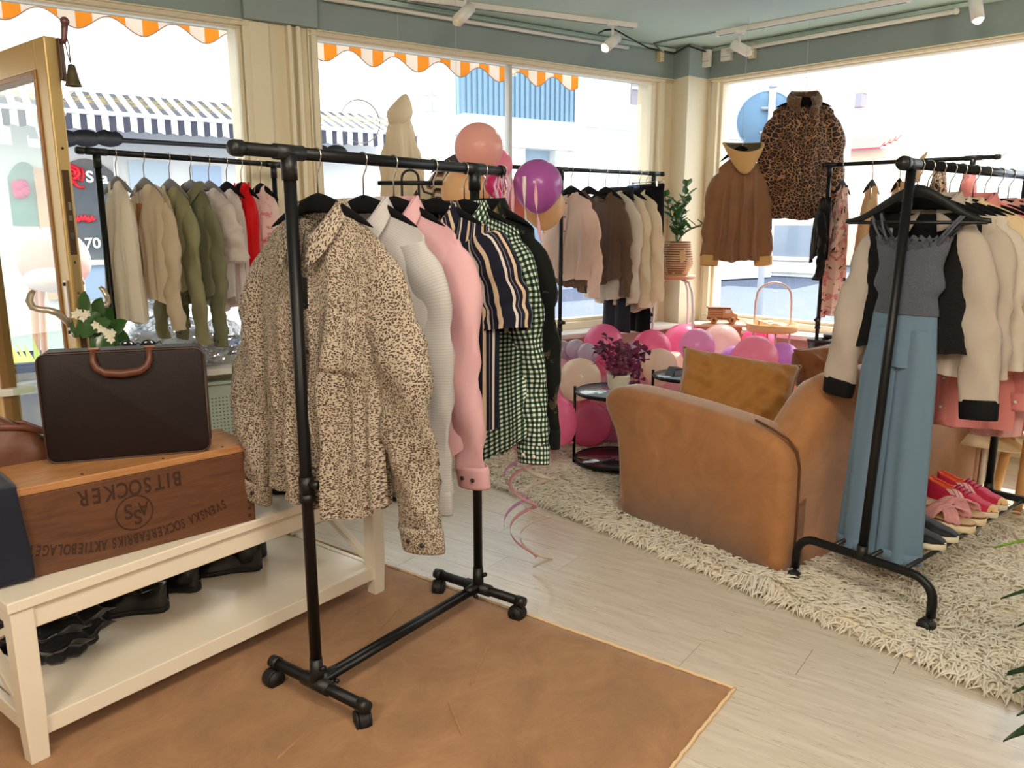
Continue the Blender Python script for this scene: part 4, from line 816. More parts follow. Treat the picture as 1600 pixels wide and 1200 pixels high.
def bod(u,v):
    a=2*PI*u; w=prof([(0,.128),(.35,.112),(.6,.125),(.75,.105),(1,.115)],v); z=lerp(-.262-.03*max(0,-sin(a))*(1-cos(a)**2)+.012*sin(a*30)*(1-v)**6*.3,-.52,v); return Vector((w*cos(a)+.004,.036*sin(a)*(1+.15*sin(v*PI))+.0012*sin(v*190),z))
obj('smocked_bodice',MB().grid(bod,48,60,True,us=.5,vs=.26),F_SMK,js)
obj('ruffle',MB().grid(lambda u,v:bod(u,0)+Vector((cos(2*PI*u)*.006*v,sin(2*PI*u)*.012*v*(1+.6*sin(u*150)),.016*v+.003*sin(u*190))),160,2,True),F_SMK,js)
for s,x0,x1 in ((-1,-.09,-.155),(-1,-.07,-.12),(1,.085,.165),(1,.10,.175)): obj('strap',MB().tube([(x0,-.025,-.275),(lerp(x0,x1,.6),-.02,-.21),(x1,-.0,-.165),(x1*.98,.02,-.19),(x0,.03,-.27)],.0045,6,flat=.35,side=(1,0,0)),F_SMK,js)
skirt('hip',lambda v:(lerp(.113,.126,v),0),-.515,-.71,F_JMP,js,nf=13,amp=.009,dep=.04)
for s in (-1,1): skirt('trouser_leg',lambda v,s=s:(lerp(.045,.068,sst(v*6))+.012*v,s*(.062+.018*v)-.012*v),-.575,-1.44,F_JMP,js,nf=5,amp=.011,dep=.046,seed=s*2,us=.35)
for s in (-1,1): obj('trouser_hem',MB().grid(lambda u,v:Vector((s*.08-.012+.0835*cos(2*PI*u),.046*sin(2*PI*u),-1.40-.042*v)),30,2,True),F_JMP,js,solid=.003)
h=thing('clothes_hanger','wide black plastic hanger with trouser bar above the blue jumpsuit','hanger',(o.x,o.y,RR[2]),math.atan2(RR[1].y,RR[1].x)-PI/2,g)
pth=[(.245*k/12,0,-.088-.105*sst(abs(k)/12)**.9) for k in range(-12,13)]
obj('hanger_body',MB().tube([(-.245,0,-.2)]+pth+[(.245,0,-.2)],[.008]+[.010+.012*(1-abs(k)/12)**1.5 for k in range(-12,13)]+[.008],10,flat=.6,side=(0,0,1)),BLKP,h); obj('trouser_bar',MB().cyl((-.24,0,-.197),(.24,0,-.197),.0065,8),BLKP,h); obj('hook',hook_mesh(-.08),CHROME,h)
r,sf=garment('blouse','black sleeveless-front blouse with full white sleeves and black cuffs behind the jumpsuit',RR,.225,F_VEST,'blouse',S=dict(sw=.195,un=.72,slope=.02,zn=-.155,nd=.15,chest=.205,waist=.195,hem=.21,L=.655,tail=-.0,fold=.004,fk=3,dep=.05,sleeve=.60,sa=.13,sr0=.056,sr1=.064,smid=.066,collar='none',placket=False,smat=F_WSL,cuffmat=F_VEST,flat=.5,seed=3,so=.04,wr=.8,band=.05))
garment('blouse','ivory blouse with ruffled neckline tucked behind the black and white blouse',RR,.32,F_WSL,'blouse',S=dict(sw=.205,chest=.20,waist=.19,hem=.2,L=.74,fold=.014,sleeve=.52,sa=.10,sr0=.075,sr1=.06,collar='shirt',seed=7,bmat=PBTN,zn=-.115,nd=.05,tail=0,cuff=False))
garment('blouse','plain ivory blouse second behind the black and white blouse',RR,.41,F_IVO,'blouse',S=dict(sw=.21,chest=.20,waist=.19,hem=.19,L=.6,fold=.012,sleeve=.5,sa=.10,sr0=.078,sr1=.06,collar='rib',seed=2,placket=False,zn=-.115,tail=0,cuff=False))
garment('coat','cream boucle coat with rounded shoulder at the right of the arched rack',RR,.50,F_CCT,'coat',S=dict(sw=.235,chest=.27,waist=.28,hem=.29,L=.70,tail=0,fold=.008,sleeve=.5,sa=.14,sr0=.095,sr1=.09,smid=.095,collar='rib',placket=True,seed=5,zn=-.115,dep=.06,flat=.5,cuff=False,band=.05))
garment('shirt','coral pink long shirt hanging behind the cream coat',RR,.62,F_COR,'shirt',S=dict(sw=.22,chest=.235,waist=.24,hem=.245,L=1.0,tail=.03,fold=.012,sleeve=.62,sa=.09,sr0=.08,sr1=.06,seed=6,bmat=PBTN,zn=-.11,nd=.06))
garment('jacket','pale pink pleated jacket showing its hem under the white sleeve',RR,.73,F_PALE,'jacket',S=dict(sw=.21,chest=.23,waist=.235,hem=.24,L=1.03,tail=0,fold=.016,fk=9,sleeve=.6,sa=.09,sr0=.08,sr1=.07,seed=8,collar='none',placket=False,zn=-.11,band=.06,cuff=False))
garment('top','dusty pink top before the far post of the arched rack',RR,.86,CL('dusty_pink',(216,160,150),trans=.15),'top',S=dict(sw=.21,chest=.22,L=.8,sleeve=.55,sa=.09,collar='rib',placket=False,seed=3,zn=-.11,cuff=False))
garment('top','coral top hanging at the far post of the arched rack',RR,.97,F_COR,'top',S=dict(sw=.21,chest=.22,L=.85,sleeve=.5,sa=.09,collar='rib',placket=False,seed=4,zn=-.11,cuff=False))
# rack behind the sofa
g='hangers on the rack behind the sofa'
for tt,k,lb in ((.12,'velvet','slim dark hanger above the pink floral blouse'),(.30,'velvet','slim dark hanger above the tan wrap top'),(.46,'velvet','dark hanger above the beige hooded top')): hanger(BR,tt,lb,group=g,w=.15)
F_ROS=CL('rose_print',(226,190,180),fn=lambda nt:blots(nt,(232,200,186),((214,140,140),(96,60,60),(60,40,42)),13,(.54,.66,.61)),trans=.2)
garment('blouse','long dusty pink blouse with dark rose print on the rack behind the sofa',BR,.12,F_ROS,'blouse',S=dict(sw=.16,chest=.17,waist=.165,hem=.18,L=.98,fold=.018,fk=8,sleeve=.3,sa=.1,sr0=.07,sr1=.06,collar='none',placket=False,cuff=False,seed=5,zn=-.13,tail=.03),rz=.35)
garment('top','black short-sleeved top half hidden behind the rose print blouse',BR,.02,F_BLK,'top',S=dict(sw=.17,chest=.17,waist=.16,hem=.17,L=.62,sleeve=.42,sa=.12,sr0=.07,sr1=.05,collar='none',placket=False,cuff=False,seed=4,zn=-.2),rz=.3)
garment('top','tan wrap top beside the rose print blouse behind the sofa',BR,.30,F_TAN,'top',S=dict(sw=.17,chest=.18,waist=.17,hem=.18,L=.72,open=.12,sleeve=.5,sa=.08,collar='none',cuff=False,seed=2,zn=-.14),rz=.3)
garment('top','beige hooded top with gathered hood on the rack behind the sofa',BR,.46,F_TAN,'top',S=dict(sw=.18,chest=.19,waist=.19,hem=.19,L=.7,sleeve=.5,sa=.08,collar='hood',placket=False,cuff=False,seed=6,zn=-.12),rz=.3)
garment('top','leopard print top tucked at the far end of the rack behind the sofa',BR,.68,CL('leopard_jersey',(206,170,130),fn=lambda nt:leo(nt,60,(214,180,142),(50,38,34),.5)),'top',S=dict(sw=.2,chest=.2,L=.6,sleeve=.4,collar='none',placket=False,cuff=False,seed=6,zn=-.05,slope=.03),rz=.2)
garment('top','coral top showing above the far hangers behind the sofa',BR,.84,F_COR,'top',S=dict(sw=.22,chest=.22,L=.6,sleeve=.4,collar='none',placket=False,cuff=False,seed=6,zn=-.07,slope=.03),rz=.2)
# coats hung on nylon lines
def lfur(nt):
    v=coord(nt,'UV'); e=voro(nt,v,44,'DISTANCE_TO_EDGE'); d=voro(nt,v,44); z=noise(nt,v,7,3)
    c=mixc(nt,mth(nt,'LESS_THAN',d,.22),lin((34,22,18)),lin((84,46,26))); return mixc(nt,mth(nt,'LESS_THAN',e,mth(nt,'MULTIPLY_ADD',z,.10,.012)),c,mixc(nt,z,lin((134,74,42)),lin((200,160,116))))
F_LCO=M('leopard_fur',(170,110,60),.9,fn=lambda nt:lfur(nt),bump=.9,bscale=90,sheen=.4); F_SUE=M('brown_suede',(140,98,66),.85,var=.2,vscale=6,sheen=.3,bump=.2,bscale=150); F_SHE=M('shearling_tan',(206,164,104),.9,bump=.3,bscale=160,sheen=.3)
def line(p,label,top=ZC):
    tag(obj('nylon_line',MB().cyl(p,(p[0],p[1],top-.002),.0012,5),M('nylon',(205,210,212),.3)),label,'line')
x,y=1.93,5.47
r,sf=garment('fur_coat','leopard print fur jacket hanging high before the right-hand window',None,0,F_LCO,'coat',loc=(x,y,2.34),ang=-.12,S=dict(sw=.195,un=.36,slope=.055,zn=-.125,chest=.215,waist=.215,hem=.225,L=.89,tail=0,dep=.075,fold=.014,sleeve=.70,sa=.085,sr0=.075,sr1=.072,smid=.075,collar='none',placket=False,flat=.6,seed=4,cuff=False,nd=.07,wr=.8))
def colr(u,v):
    a=lerp(-2.75,2.75,u); return Vector((sin(a)*(.08+.025*sin(PI*v)),cos(a)*(.055+.02*sin(PI*v))-.01,-.15-.05*sst((abs(a)-1)/1.6)+.085*v))
obj('stand_collar',MB().grid(colr,30,6),F_LCO,r,solid=.02); obj('collar_rosette',MB().ball((.055,-.075,-.20),.032,14,10),F_LCO,r); obj('front_seam',MB().tube([sf(.03,v/12,-1,.004) for v in range(1,13)],.006,6),F_LCO,r)
hh=thing('clothes_hanger','dark hanger hidden in the leopard fur jacket','hanger',(x,y,2.34),-.12); obj('hanger_body',hanger_mesh(w=.18,crown=-.10,drop=.06),VELV,hh); obj('hook',hook_mesh(),CHROME,hh); line((x,y,2.355),'thin nylon line holding the leopard fur jacket')
x,y=1.53,5.46
r,sf=garment('shearling_coat','brown suede coat with tan shearling hood hanging left of the leopard jacket',None,0,F_SUE,'coat',loc=(x,y,1.97),ang=.05,S=dict(sw=.145,un=.4,slope=.06,zn=-.12,chest=.155,waist=.165,hem=.19,L=.80,tail=0,dep=.08,fold=.032,fk=8,sleeve=.55,sa=.10,sr0=.075,sr1=.062,collar='none',placket=False,flat=.7,seed=6,cuffmat=F_SHE,nd=.05))
def cowl(u,v):
    a=2*PI*u; fr=max(0,-sin(a)); k=1-v; rx=lerp(.07,.135,k**.7); ry=lerp(.03,.075,k); return Vector((rx*cos(a),-.035*v*fr-.035+ry*sin(a),-.055-.035*fr*k+.03*(1-fr)-.17*v*(.45+.55*fr)))
obj('hood',MB().grid(cowl,40,12,True,cap1=True),F_SHE,r,solid=.016)
obj('hood_inner_shade',MB().grid(lambda u,v:cowl(u,.05+.9*v)*1.0+Vector((-cos(2*PI*u)*.014,-sin(2*PI*u)*.012,.004)),40,12,True,cap1=True),M('hood_shadow_fur',(86,70,48),.95,bump=.5,bscale=100),r)  # shade inside the hood, painted as a darker inner skin
hh=thing('clothes_hanger','dark hanger in the brown shearling coat','hanger',(x,y,1.97),.05); obj('hanger_body',hanger_mesh(w=.14,crown=-.04,drop=.1),VELV,hh); obj('hook',hook_mesh(-.04),CHROME,hh); line((x,y,1.985),'thin nylon line holding the brown shearling coat')
x,y=-.675,4.98
garment('hooded_coat','cream hooded coat hanging in the long window above the front rack',None,0,CL('cream_wool',(240,228,206),trans=.45),'coat',loc=(x,y,2.28),ang=.6,S=dict(sw=.10,un=.5,slope=.12,zn=-.2,chest=.125,waist=.15,hem=.185,L=1.1,tail=0,dep=.07,fold=.018,fk=7,sleeve=.7,sa=.05,sr0=.055,sr1=.05,collar='none',placket=False,flat=.8,cuff=False,seed=2,so=.03))
obj('hood',MB().ball((-.0,.0,-.20),.07,18,12,1.5,lambda p:Vector((p.x*(1.15-.6*max(0,p.z)/.1)+.35*max(0,p.z)-.2*max(0,-p.z),p.y*.9,p.z))),CL('cream_wool_hood',(240,228,206),trans=.4),bpy.data.objects['hooded_coat']); line((x,y,2.2),'thin nylon line holding the cream hooded coat in the window')
x,y=-.335,5.0
F_ZIG=CL('zigzag_knit',(206,180,150),trans=.25,fn=lambda nt:(lambda o:ramp(nt,mth(nt,'FRACT',mth(nt,'ADD',mth(nt,'MULTIPLY',o[1],9),mth(nt,'MULTIPLY',mth(nt,'PINGPONG',mth(nt,'MULTIPLY',o[0],22),1),.35))),[(0,lin((226,206,176))),(.34,lin((74,54,46))),(.52,lin((150,112,84))),(.66,lin((232,214,188))),(.86,lin((88,70,58)))],True))(sepx(nt,coord(nt,'UV'))))
garment('jumper','cream and brown zigzag knit hanging in the long window behind the pink balloon',None,0,F_ZIG,'jumper',loc=(x,y,1.93),ang=.6,S=dict(sw=.2,un=.36,slope=.11,zn=-.13,chest=.22,waist=.22,hem=.23,L=.65,tail=0,sleeve=.6,sa=.55,sr0=.07,sr1=.06,collar='none',placket=False,cuff=False,seed=3))
hh=thing('clothes_hanger','dark hanger on a nylon line in the zigzag knit','hanger',(x,y,1.93),.6); obj('hanger_body',hanger_mesh(w=.19,crown=-.09,drop=.12),M('brown_black',(50,44,44),.6),hh); obj('hook',hook_mesh(-.09),CHROME,hh); line((x,y,1.945),'thin nylon line holding the zigzag knit in the window')
# low black clothes stand with an arched top, behind the front rack
p=at_d(641,286,3.9); r=thing('clothes_stand','low black clothes stand with an arched tube top behind the front rack','clothes stand',(p.x,p.y,0),.0)
z=p.z; a=[PI*k/10 for k in range(11)]
obj('arch_tube',MB().tube([(.042,0,.03),(.042,0,z+.02)]+[(.042*cos(t_),0,z+.02+.042*sin(t_)) for t_ in a[1:-1]]+[(-.042,0,z+.02),(-.042,0,.03)],.006,10,side=(0,1,0)),BLACK,r); obj('crossbar',MB().cyl((-.16,-.0,z),(.16,0,z),.011,12),BLACK,r); obj('base_plate',MB().box((0,0,.012),(.3,.24,.024)),BLACK,r,False,bevel=.004)
# ---------------------------------------------------------------- rugs
TAN=M('tan_rug_pile',(188,134,84),.95,sheen=.35,fn=lambda nt:mixc(nt,noise(nt,coord(nt),260,3,.7),ramp(nt,noise(nt,coord(nt,'Object',(1.3,1,1)),4.5,7,.7,.7),[(.3,lin((112,76,50))),(.5,lin((154,110,74))),(.7,lin((184,138,98)))]),lin((168,126,90))),bfn=lambda nt:mth(nt,'ADD',noise(nt,coord(nt),330,2,.7),mth(nt,'MULTIPLY',noise(nt,coord(nt,'Object',(1.6,1,1)),7,5,.6,1.4),2.2)))
e1=Vector((-.805,.594,0)).normalized(); e2=Vector((-.594,-.805,0)).normalized(); R0=Vector((.69,2.205,0)); LR1,LR2=2.0,2.9
t=thing('tan_rug','tan short-pile rug with pale bound edge under the front rack and white bench','rug',R0+e1*LR1/2+e2*LR2/2,math.atan2(e1.y,e1.x))
mb=MB()
def rg(u,v):
    x=lerp(-LR1/2,LR1/2,u); y=lerp(-LR2/2,LR2/2,v); e=min(1,min(u,1-u)*LR1/.03,min(v,1-v)*LR2/.03); return Vector((x,y,.002+.010*e**.5+.0012*sin(x*9+y*5)*e))
sgn=1 if (Vector((-e1.y,e1.x,0))-e2).length<.1 else -1
mb.grid(rg,60,80); obj('pile',mb,TAN,t)
mb=MB(); n=260
hx,hy=LR1/2,LR2/2
def edge(k0,k1,m):
    P=[Vector(k0).lerp(Vector(k1),i/m)+Vector((random.gauss(0,.0012),random.gauss(0,.0012),.006+random.random()*.002)) for i in range(m+1)]; return P
PALE=M('rug_binding',(228,196,156),.9)
for a,b in (((-hx,-hy,0),(hx,-hy,0)),((-hx,hy,0),(hx,hy,0)),((-hx,-hy,0),(-hx,hy,0)),((hx,-hy,0),(hx,hy,0))): obj('bound_edge',MB().tube(edge(a,b,160),.0055,6),PALE,t)
mb=MB(); random.seed(11)
for s in (-1,1):
    for i in range(420):
        x=lerp(-hx,hx,random.random()); yy=s*hy; L=.012+random.random()*.01; d=random.gauss(0,.4); p=Vector((x,yy,.006)); q=p+Vector((d*L,s*L,-.002)); w=Vector((.0016,0,0)); mb.add([p-w,p+w,q],[(0,1,2)])
    for i in range(560):
        y=lerp(-hy,hy,random.random()); xx=s*hx; L=.008+random.random()*.006; p=Vector((xx,y,.006)); q=p+Vector((s*L,random.gauss(0,.4)*L,-.002)); w=Vector((0,.0016,0)); mb.add([p-w,p+w,q],[(0,1,2)])
obj('edge_fuzz',mb,PALE,t,kind='stuff')
CRS=M('pile_crease',(172,126,86),.95,sheen=.3,var=.15,vscale=40); mw=(Matrix.Translation(t.location)@Matrix.Rotation(t.rotation_euler.z,4,'Z')).inverted()
for a,b in (((547,1035),(628,948)),((735,1072),(764,1008)),((432,1187),(478,1146)),((700,1095),(722,1150))):
    P=[mw@(at_z(lerp(a[0],b[0],k/14)+random.gauss(0,.25),lerp(a[1],b[1],k/14),.0115)) for k in range(15)]
    obj('pile_crease',MB().tube(P,[.001]+[.007]*13+[.001],6,flat=.5,side=(0,0,1)),CRS,t)
# shaggy rug
d1=Vector((-.624,.781,0)).normalized(); d2=Vector((.781,.624,0)).normalized(); Q0=Vector((1.54,2.11,0)); S1,S2=3.0,2.05
t=thing('shaggy_rug','fluffy cream long-pile rug under the sofa and the arched rack','rug',Q0,math.atan2(d1.y,d1.x))
SHAG=M('shag_cream',(252,244,228),.9,sheen=.3,trans=.4,fn=lambda nt:mixc(nt,noise(nt,coord(nt,'Object',(1,2,1)),9,4,.6,.8),lin((250,240,220)),lin((255,253,248))))
# local: x along d1, -y along d2
def bumpz(x,y):
    z=.012+.009*sin(x*9+2*sin(y*4))*sin(y*11+1.5*sin(x*5))
    k=math.exp(-((x-.93)/.10)**2)*math.exp(-((y+.03)/.10)**2); return z+.05*k
mb=MB().grid(lambda u,v:Vector((u*S1,-v*S2,bumpz(u*S1,-v*S2)*(1 if .01<v<.99 or abs(u*S1-.93)<.2 else .5))),90,60,flip=True); obj('backing',mb,M('rug_backing',(246,234,210),.9),t,solid=.004)
rng=np.random.default_rng(5); NB=22000; K=4; SG=4
bx_=rng.random(NB)*S1; by_=-np.minimum(rng.random(NB),rng.random(NB)*1.6)*S2
flow=2.3+1.0*np.sin(bx_*2.6+by_*3.4)+rng.normal(0,.5,NB)
flow=np.where(by_>-.05,1.57+rng.normal(0,.5,NB),flow); flow=np.where(bx_<.05,3.14+rng.normal(0,.5,NB),flow)
z0=np.array([bumpz(a,b) for a,b in zip(bx_,by_)]); L=.040+.034*rng.random(NB); hh_=.010+.016*rng.random(NB); w=.0034+.0026*rng.random(NB); cur=rng.normal(0,.35,NB)
V=np.zeros((NB,SG+1,K,3))
for q in range(SG+1):
    s_=q/SG; a=flow+cur*s_; r_=w*(.75,1.1,1.0,.7,.12)[q]
    cx_=bx_+np.cos(a)*L*s_; cy_=by_+np.sin(a)*L*s_; out=(cy_>0)|(cx_<0)
    cz_=np.where(out,np.maximum(.007,.012*(1-s_)+hh_*np.sin(PI*s_*.9)),z0+hh_*np.sin(PI*min(1,s_*.62+.12))+.002)
    for k in range(K):
        t_=2*PI*k/K; V[:,q,k,0]=cx_-np.sin(a)*r_*cos(t_); V[:,q,k,1]=cy_+np.cos(a)*r_*cos(t_); V[:,q,k,2]=cz_+r_*.8*sin(t_)
I=(np.arange(NB)*(SG+1)*K)[:,None,None]; qq=np.arange(SG)[None,:,None]*K; kk=np.arange(K)[None,None,:]; k2=(kk+1)%K
Q=np.stack([I+qq+kk,I+qq+k2,I+qq+K+k2,I+qq+K+kk],-1).reshape(-1,4); NF=len(Q)
me=bpy.data.meshes.new('pile'); me.vertices.add(NB*(SG+1)*K); me.vertices.foreach_set('co',V.ravel()); me.loops.add(NF*4); me.polygons.add(NF)
me.loops.foreach_set('vertex_index',Q.ravel().astype(np.int32)); me.polygons.foreach_set('loop_start',np.arange(NF)*4); me.update(calc_edges=True); me.materials.append(SHAG)
me.polygons.foreach_set('use_smooth',[True]*NF)
o=bpy.data.objects.new('pile',me); COL.objects.link(o); o.parent=t; o['kind']='stuff'
# ---------------------------------------------------------------- white bench
BZR=math.atan2(.795,.606); BO=Vector((-1.115,2.526,0)); BX=Vector((.606,.795,0)).normalized(); BY=Vector((-.795,.606,0)).normalized()
t=thing('display_bench','low white wooden bench with lower shelf and crossed end rails in front left','bench',BO,BZR)
LAC=M('white_lacquer',(242,232,216),.3,var=.02,coat=.2)
obj('top',MB().box((0,0,.465),(1.30,.60,.03)),LAC,t,False,bevel=.004)
for y in (-.275,.275): obj('apron',MB().box((0,y,.418),(1.18,.022,.064)),LAC,t,False,bevel=.003)
for x in (-.615,.615): obj('apron',MB().box((x,0,.418),(.022,.5,.064)),LAC,t,False,bevel=.003)
for x in (-1,1):
    for y in (-1,1):
        mb=MB().add([(x*.615+a*w,y*.265+b*w,z) for z,w in ((0,.023),(.16,.028),(.45,.028)) for a,b in ((-1,-1),(1,-1),(1,1),(-1,1))],[(3,2,1,0),(8,9,10,11)]+[(k*4+i,k*4+(i+1)%4,k*4+4+(i+1)%4,k*4+4+i) for k in (0,1) for i in range(4)]); obj('leg',mb,LAC,t,False,bevel=.003)
obj('shelf',MB().box((0,0,.112),(1.2,.52,.022)),LAC,t,False,bevel=.003)
for y in (-.268,.268): obj('shelf_rail',MB().box((0,y,.098),(1.19,.024,.052)),LAC,t,False,bevel=.003)
for x in (-.615,.615):
    obj('shelf_rail',MB().box((x,0,.098),(.022,.48,.05)),LAC,t,False,bevel=.003)
    for s in (-1,1): obj('cross_rail',MB().bar((x+.004*s,-s*.235,.13),(x+.004*s,s*.235,.385),.02,.03,(1,0,0)),LAC,t,False,bevel=.002)
# ---------------------------------------------------------------- sugar crate
cx=Vector((.7303,.6831,0)); cy=Vector((-.6831,.7303,0)); CP=Vector((-1.294,1.974,0)); CRZ=math.atan2(cx.y,cx.x)
mid=CP+cx*.2735+cy*.125
wood=lambda nt:(lambda g:ramp(nt,g,[(.2,lin((68,40,26))),(.45,lin((94,57,36))),(.6,lin((104,65,42))),(.85,lin((80,48,32)))]))(noise(nt,coord(nt,'Object',(1.2,9,9)),5,5,.6,1.2))
wlid=lambda nt:(lambda g:ramp(nt,g,[(.2,lin((150,96,56))),(.5,lin((178,124,78))),(.8,lin((192,142,94)))]))(noise(nt,coord(nt,'Object',(1.5,10,10)),5,5,.6,1.0))
CRW=M('crate_pine',(156,88,42),.55,fn=wood,bump=.15,bscale=60); CRL=M('crate_lid_pine',(212,146,80),.5,fn=wlid,bump=.15,bscale=60); INK=M('stencil_ink',(58,30,18),.7)
t=thing('sugar_crate','old brown wooden sugar crate with upside-down stencilled lettering on the white bench','crate',(mid.x,mid.y,.4805),CRZ)
Lc=.727; D=.25; Hc=.232
obj('front_board',MB().box((0,-D/2+.008,Hc/2),(Lc-.03,.016,Hc)),CRW,t,False,bevel=.002); obj('back_board',MB().box((0,D/2-.008,Hc/2),(Lc-.03,.016,Hc)),CRW,t,False,bevel=.002)
for s in (-1,1): obj('end_board',MB().box((s*(Lc/2-.0075),0,Hc/2),(.015,D,Hc)),CRW,t,False,bevel=.002)
for s in (-1,1): obj('lid_board',MB().box((0,s*D/4,Hc+.0125),(Lc+.01,D/2+.003,.023)),CRL,t,False,bevel=.003)
obj('base_board',MB().box((0,0,.006),(Lc-.03,D-.03,.012)),CRW,t,False)
mb=MB()
for k in range(9): mb.box((Lc/2-.020,-D/2-.0002,.02+k*.024),(.008,.002,.011))
obj('finger_joint',mb,INK,t,False,kind='stuff')
for x in (-.3,-.12,.1,.28): obj('nail',MB().cyl((x,-D/2+.02,Hc+.0235),(x,-D/2+.02,Hc+.0255),.004,8),M('nail_dark',(50,36,28),.5,.5),t)
def letters(body,fn,size,name,parent,mat,wide={'I':.5}):
    ws=[wide.get(c,1.0) if c!=' ' else .55 for c in body]; tot=sum(ws); acc=0; mb=MB()
    for c,wd in zip(body,ws):
        u=(acc+wd/2)/tot; acc+=wd
        if c==' ': continue
        p,xd,up,sx=fn(u); o=text('l','',c,size,mat,p,xd,up,None,.0004,0,sx,'CENTER',.0011); me=o.data; mb.add([v.co.copy() for v in me.vertices],[tuple(q.vertices) for q in me.polygons]); bpy.data.objects.remove(o)
    r=obj(name,mb,mat,parent,False); r['kind']='stuff'; return r
yf=-D/2-.0006
letters('BITSOCKER',lambda u:(Vector((.145-.29*u,yf,.195)),(-1,0,0),(0,0,-1),.72),.064,'lettering',t,INK)
def arcf(u):
    s=.27-.545*u; z=.083-.042*(1-(s/.273)**2); sl=.042*2*s/.273**2
    x=Vector((-1,0,-sl)).normalized(); return Vector((s,yf,z)),x,Vector((x.z,0,-x.x)) if False else Vector((x.z*-1,0,x.x)) ,.56
letters('SVENSKA SOCKERFABRIKS AKTIEBOLAGET',arcf,.042,'lettering',t,INK)
mb=MB().tube([(.0505*cos(a),yf+.0002,.118+.0505*sin(a)) for a in [2*PI*k/48 for k in range(49)]],.0022,6,flat=.25,side=(1,0,0)); 
obj('emblem_ring',mb,INK,t)
letters('S',lambda u:(Vector((-.016,yf,.127)),(-1,0,0),(0,0,-1),.85),.062,'emblem_letter',t,INK); letters('S',lambda u:(Vector((.008,yf,.105)),(-1,0,0),(0,0,-1),.85),.062,'emblem_letter',t,INK); letters('A',lambda u:(Vector((.026,yf,.126)),(-1,0,0),(0,0,-1),.7),.058,'emblem_letter',t,INK)
# ---------------------------------------------------------------- briefcase on the crate
b0=Vector((-1.341,2.182,0)); b1=Vector((-.923,2.325,0)); bd=(b1-b0).normalized(); bn=Vector((-bd.y,bd.x,0)); bm=(b0+b1)/2+bn*.04
t=thing('briefcase','dark brown leather briefcase with looped handle standing on the sugar crate','briefcase',(bm.x,bm.y,.737),math.atan2(bd.y,bd.x))
LEA=M('dark_brown_leather',(30,19,17),.45,var=.15,bump=.12,bscale=220,spec=.25); LEH=M('brown_leather_handle',(96,52,38),.4,bump=.1,bscale=200)
def rrect(w,h,r,n=6,z0=0):
    P=[]
    for cx_,cz_,a0 in ((w/2-r,z0+h-r,0),(-w/2+r,z0+h-r,90),(-w/2+r,z0+r,180),(w/2-r,z0+r,270)):
        P+= [(cx_+r*cos(math.radians(a0+90*k/n)),cz_+r*sin(math.radians(a0+90*k/n))) for k in range(n+1)]
    return P
obj('body',MB().prism(rrect(.444,.322,.028),-.04,.04),LEA,t,bevel=.006)
for y in (-.0405,.0405): obj('piping',MB().tube([(x,y,z) for x,z in rrect(.440,.318,.026,6,.002)+[rrect(.440,.318,.026,6,.002)[0]]],.003,6),M('leather_edge',(62,40,34),.4),t)
obj('top_flap',MB().box((0,0,.3225),(.38,.07,.004)),LEA,t,False,bevel=.001)
obj('handle',MB().tube([(-.074,-.02,.322),(-.074,-.045,.318),(-.074,-.052,.295),(-.066,-.054,.275),(-.045,-.056,.262),(0,-.057,.257),(.045,-.056,.262),(.066,-.054,.275),(.074,-.052,.295),(.074,-.045,.318),(.074,-.02,.322)],[.009,.009,.010,.011,.012,.0125,.012,.011,.010,.009,.009],10),LEH,t)
for x in (-.074,.074): obj('handle_ring',MB().box((x,-.022,.327),(.03,.022,.006)),M('copper_ring',(150,92,66),.35,.7),t,False,bevel=.002)
# tan-brown leather bag behind
t=thing('leather_bag','slouchy tan-brown leather handbag behind the briefcase on the white bench','bag',(-1.50,2.27,.481),.55)
LTB=M('tan_leather',(104,56,32),.45,var=.25,vscale=10,bump=.25,bscale=40)
def bag(u,v):
    a=2*PI*u; k=prof([(0,.9),(.3,1.0),(.75,.82),(1,.5)],v); r_=1+.06*sin(a*5+v*7)+.05*sin(a*9-v*11); return Vector((.19*k*cos(a)*r_,.085*k*sin(a)*r_*(1-.4*v),.36*v*(1-.18*cos(a)*1.0)+.004))
obj('body',MB().grid(bag,40,18,True,cap0=True,cap1=True),LTB,t); 
for s in (-1,1): obj('strap',MB().tube([(-.13,.03*s,.31),(-.05,.04*s,.36),(.04,.03*s,.345),(.11,.0,.31),(.15,-.01*s,.2)],.009,8,flat=.4),M('dark_tan_strap',(112,62,44),.45),t)
obj('buckle',MB().ball((.145,-.01,.27),.016,10,8),BRASS,t); obj('trim_band',MB().tube([bag(k/30,.35)*1.01 for k in range(15,31)],.008,6),M('orange_trim',(190,110,50),.5),t)
# navy garment draped over the crate end
t=thing('draped_garment','dark navy garment draped over the left end of the sugar crate','garment',(mid.x,mid.y,.481),CRZ)
NAV=M('navy_wool',(22,26,44),.9,var=.1,sheen=.2)
pathd=[(.10,.2585),(.0,.2590),(-.105,.2595),(-.128,.2575),(-.1345,.245),(-.137,.19),(-.139,.12),(-.140,.06),(-.143,.012)]
mb=MB().grid(lambda u,v:(lambda k:Vector((lerp(-.45,-.288+.018*v+.004*sin(v*9),u),lerp(pathd[int(k)][0],pathd[min(int(k)+1,8)][0],k-int(k)),lerp(pathd[int(k)][1],pathd[min(int(k)+1,8)][1],k-int(k)))))(v*7.999),14,32); obj('cloth',mb,NAV,t,solid=.009)
obj('hem',MB().tube([(lerp(-.45,-.272,k/6),-.143,.014) for k in range(7)],.006,6),NAV,t)
